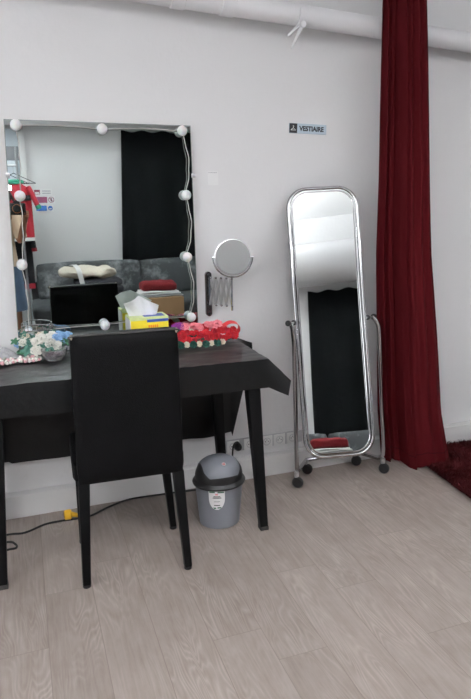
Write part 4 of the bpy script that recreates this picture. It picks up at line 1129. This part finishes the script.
for s in (-1, 1):
    bm = B(); sphere(bm, (hx + .01 + s * .031, fy - .006, 1.568), .0125, 12, 8, (1.15, .8, .8)); ey = obj('eye', bm, 'eye', t, 70)
    bm = B(); sphere(bm, (hx + .01 + s * .031, fy + .0035, 1.568), .0055, 10, 6, (1, .5, 1)); obj('iris', bm, 'hair', ey, 70)
    bm = B(); sphere(bm, (hx + .01 + s * .078, hy + .02, 1.555), .026, 12, 8, (.4, .7, 1.1)); obj('ear', bm, 'skin', t, 70)
    bm = B(); sphere(bm, (hx + s * .105, hy + .055, .035), .05, 16, 10, (.85, 2.1, .7)); obj('shoe', bm, 'shoe', t, 70)
bm = B(); tube(bm, smooth_path([(hx + .01, fy - .004, 1.575), (hx + .01, fy + .010, 1.55), (hx + .01, fy + .018, 1.532), (hx + .01, fy + .002, 1.524)]), [.007] * 8 + [.010] * 8 + [.012] * 8 + [.008], 10); obj('nose', bm, 'skin', t, 70)
bm = B(); sphere(bm, (hx + .01, fy - .002, 1.496), .014, 12, 8, (1.6, .55, .5)); obj('mouth', bm, 'lip', t, 70)
# camera held in the hands
t = thing('camera', 'black camera with a lit flash held by the person', 'camera', tuple(cam_c))
bm = B(); box(bm, (-.070, -.105, 1.295), (.070, -.055, 1.390), .008, 3); box(bm, (-.025, -.10, 1.385), (.025, -.06, 1.412), .006, 3); obj('camera_body', bm, 'blackplastic', t)
bm = B(); lathe(bm, [(.034, .0), (.036, .012), (.034, .034), (.030, .036)], (0, -.056, 1.345), 28, 'Y', mtx=Matrix.Diagonal((1, -1, 1, 1))); obj('lens_barrel', bm, 'blackplastic', t)
bm = B(); tube(bm, [(.033 * math.cos(a), -.022, 1.345 + .033 * math.sin(a)) for a in [2 * PI * k / 28 for k in range(28)]], .0015, 6, True); obj('lens_ring', bm, 'orange', t)
bm = B(); tube(bm, smooth_path([(-.02, -.08, 1.41), (-.035, -.08, 1.45), (-.052, -.075, 1.49)]), .010, 10); box(bm, (-.085, -.10, 1.485), (-.022, -.060, 1.535), .006, 3); fb = obj('flash_head', bm, 'blackplastic', t)
bm = B(); box(bm, (-.079, -.0605, 1.493), (-.029, -.0575, 1.527), .001, 1); obj('flash_window', bm, 'flash', fb)

# ------------------------------------------------------------------ camera and world
cam = bpy.data.cameras.new('viewpoint'); co = bpy.data.objects.new('viewpoint', cam); COL.objects.link(co)
cam.sensor_fit = 'VERTICAL'; cam.sensor_height = 36.0; cam.lens = 605.45 / 699 * 36.0; cam.clip_start = .05
yaw, pitch, roll = .335, .235, .014
cy_, sy_, cp_, sp2 = math.cos(yaw), math.sin(yaw), math.cos(pitch), math.sin(pitch)
fwd = Vector((sy_ * cp_, cy_ * cp_, -sp2)); right = Vector((cy_, -sy_, 0)); down = fwd.cross(right)
r2 = right * math.cos(roll) + down * math.sin(roll); d2 = -right * math.sin(roll) + down * math.cos(roll)
co.matrix_world = Matrix.Translation((0, 0, 1.354)) @ Matrix((r2, -d2, -fwd)).transposed().to_4x4()
S.camera = co
w = bpy.data.worlds.new('world'); S.world = w; w.use_nodes = True
w.node_tree.nodes['Background'].inputs[0].default_value = (.6, .65, .7, 1); w.node_tree.nodes['Background'].inputs[1].default_value = .2
S.view_settings.view_transform = 'Standard'; S.view_settings.look = 'None'; S.view_settings.gamma = 1; S.view_settings.use_curve_mapping = False
S.view_settings.exposure = .13
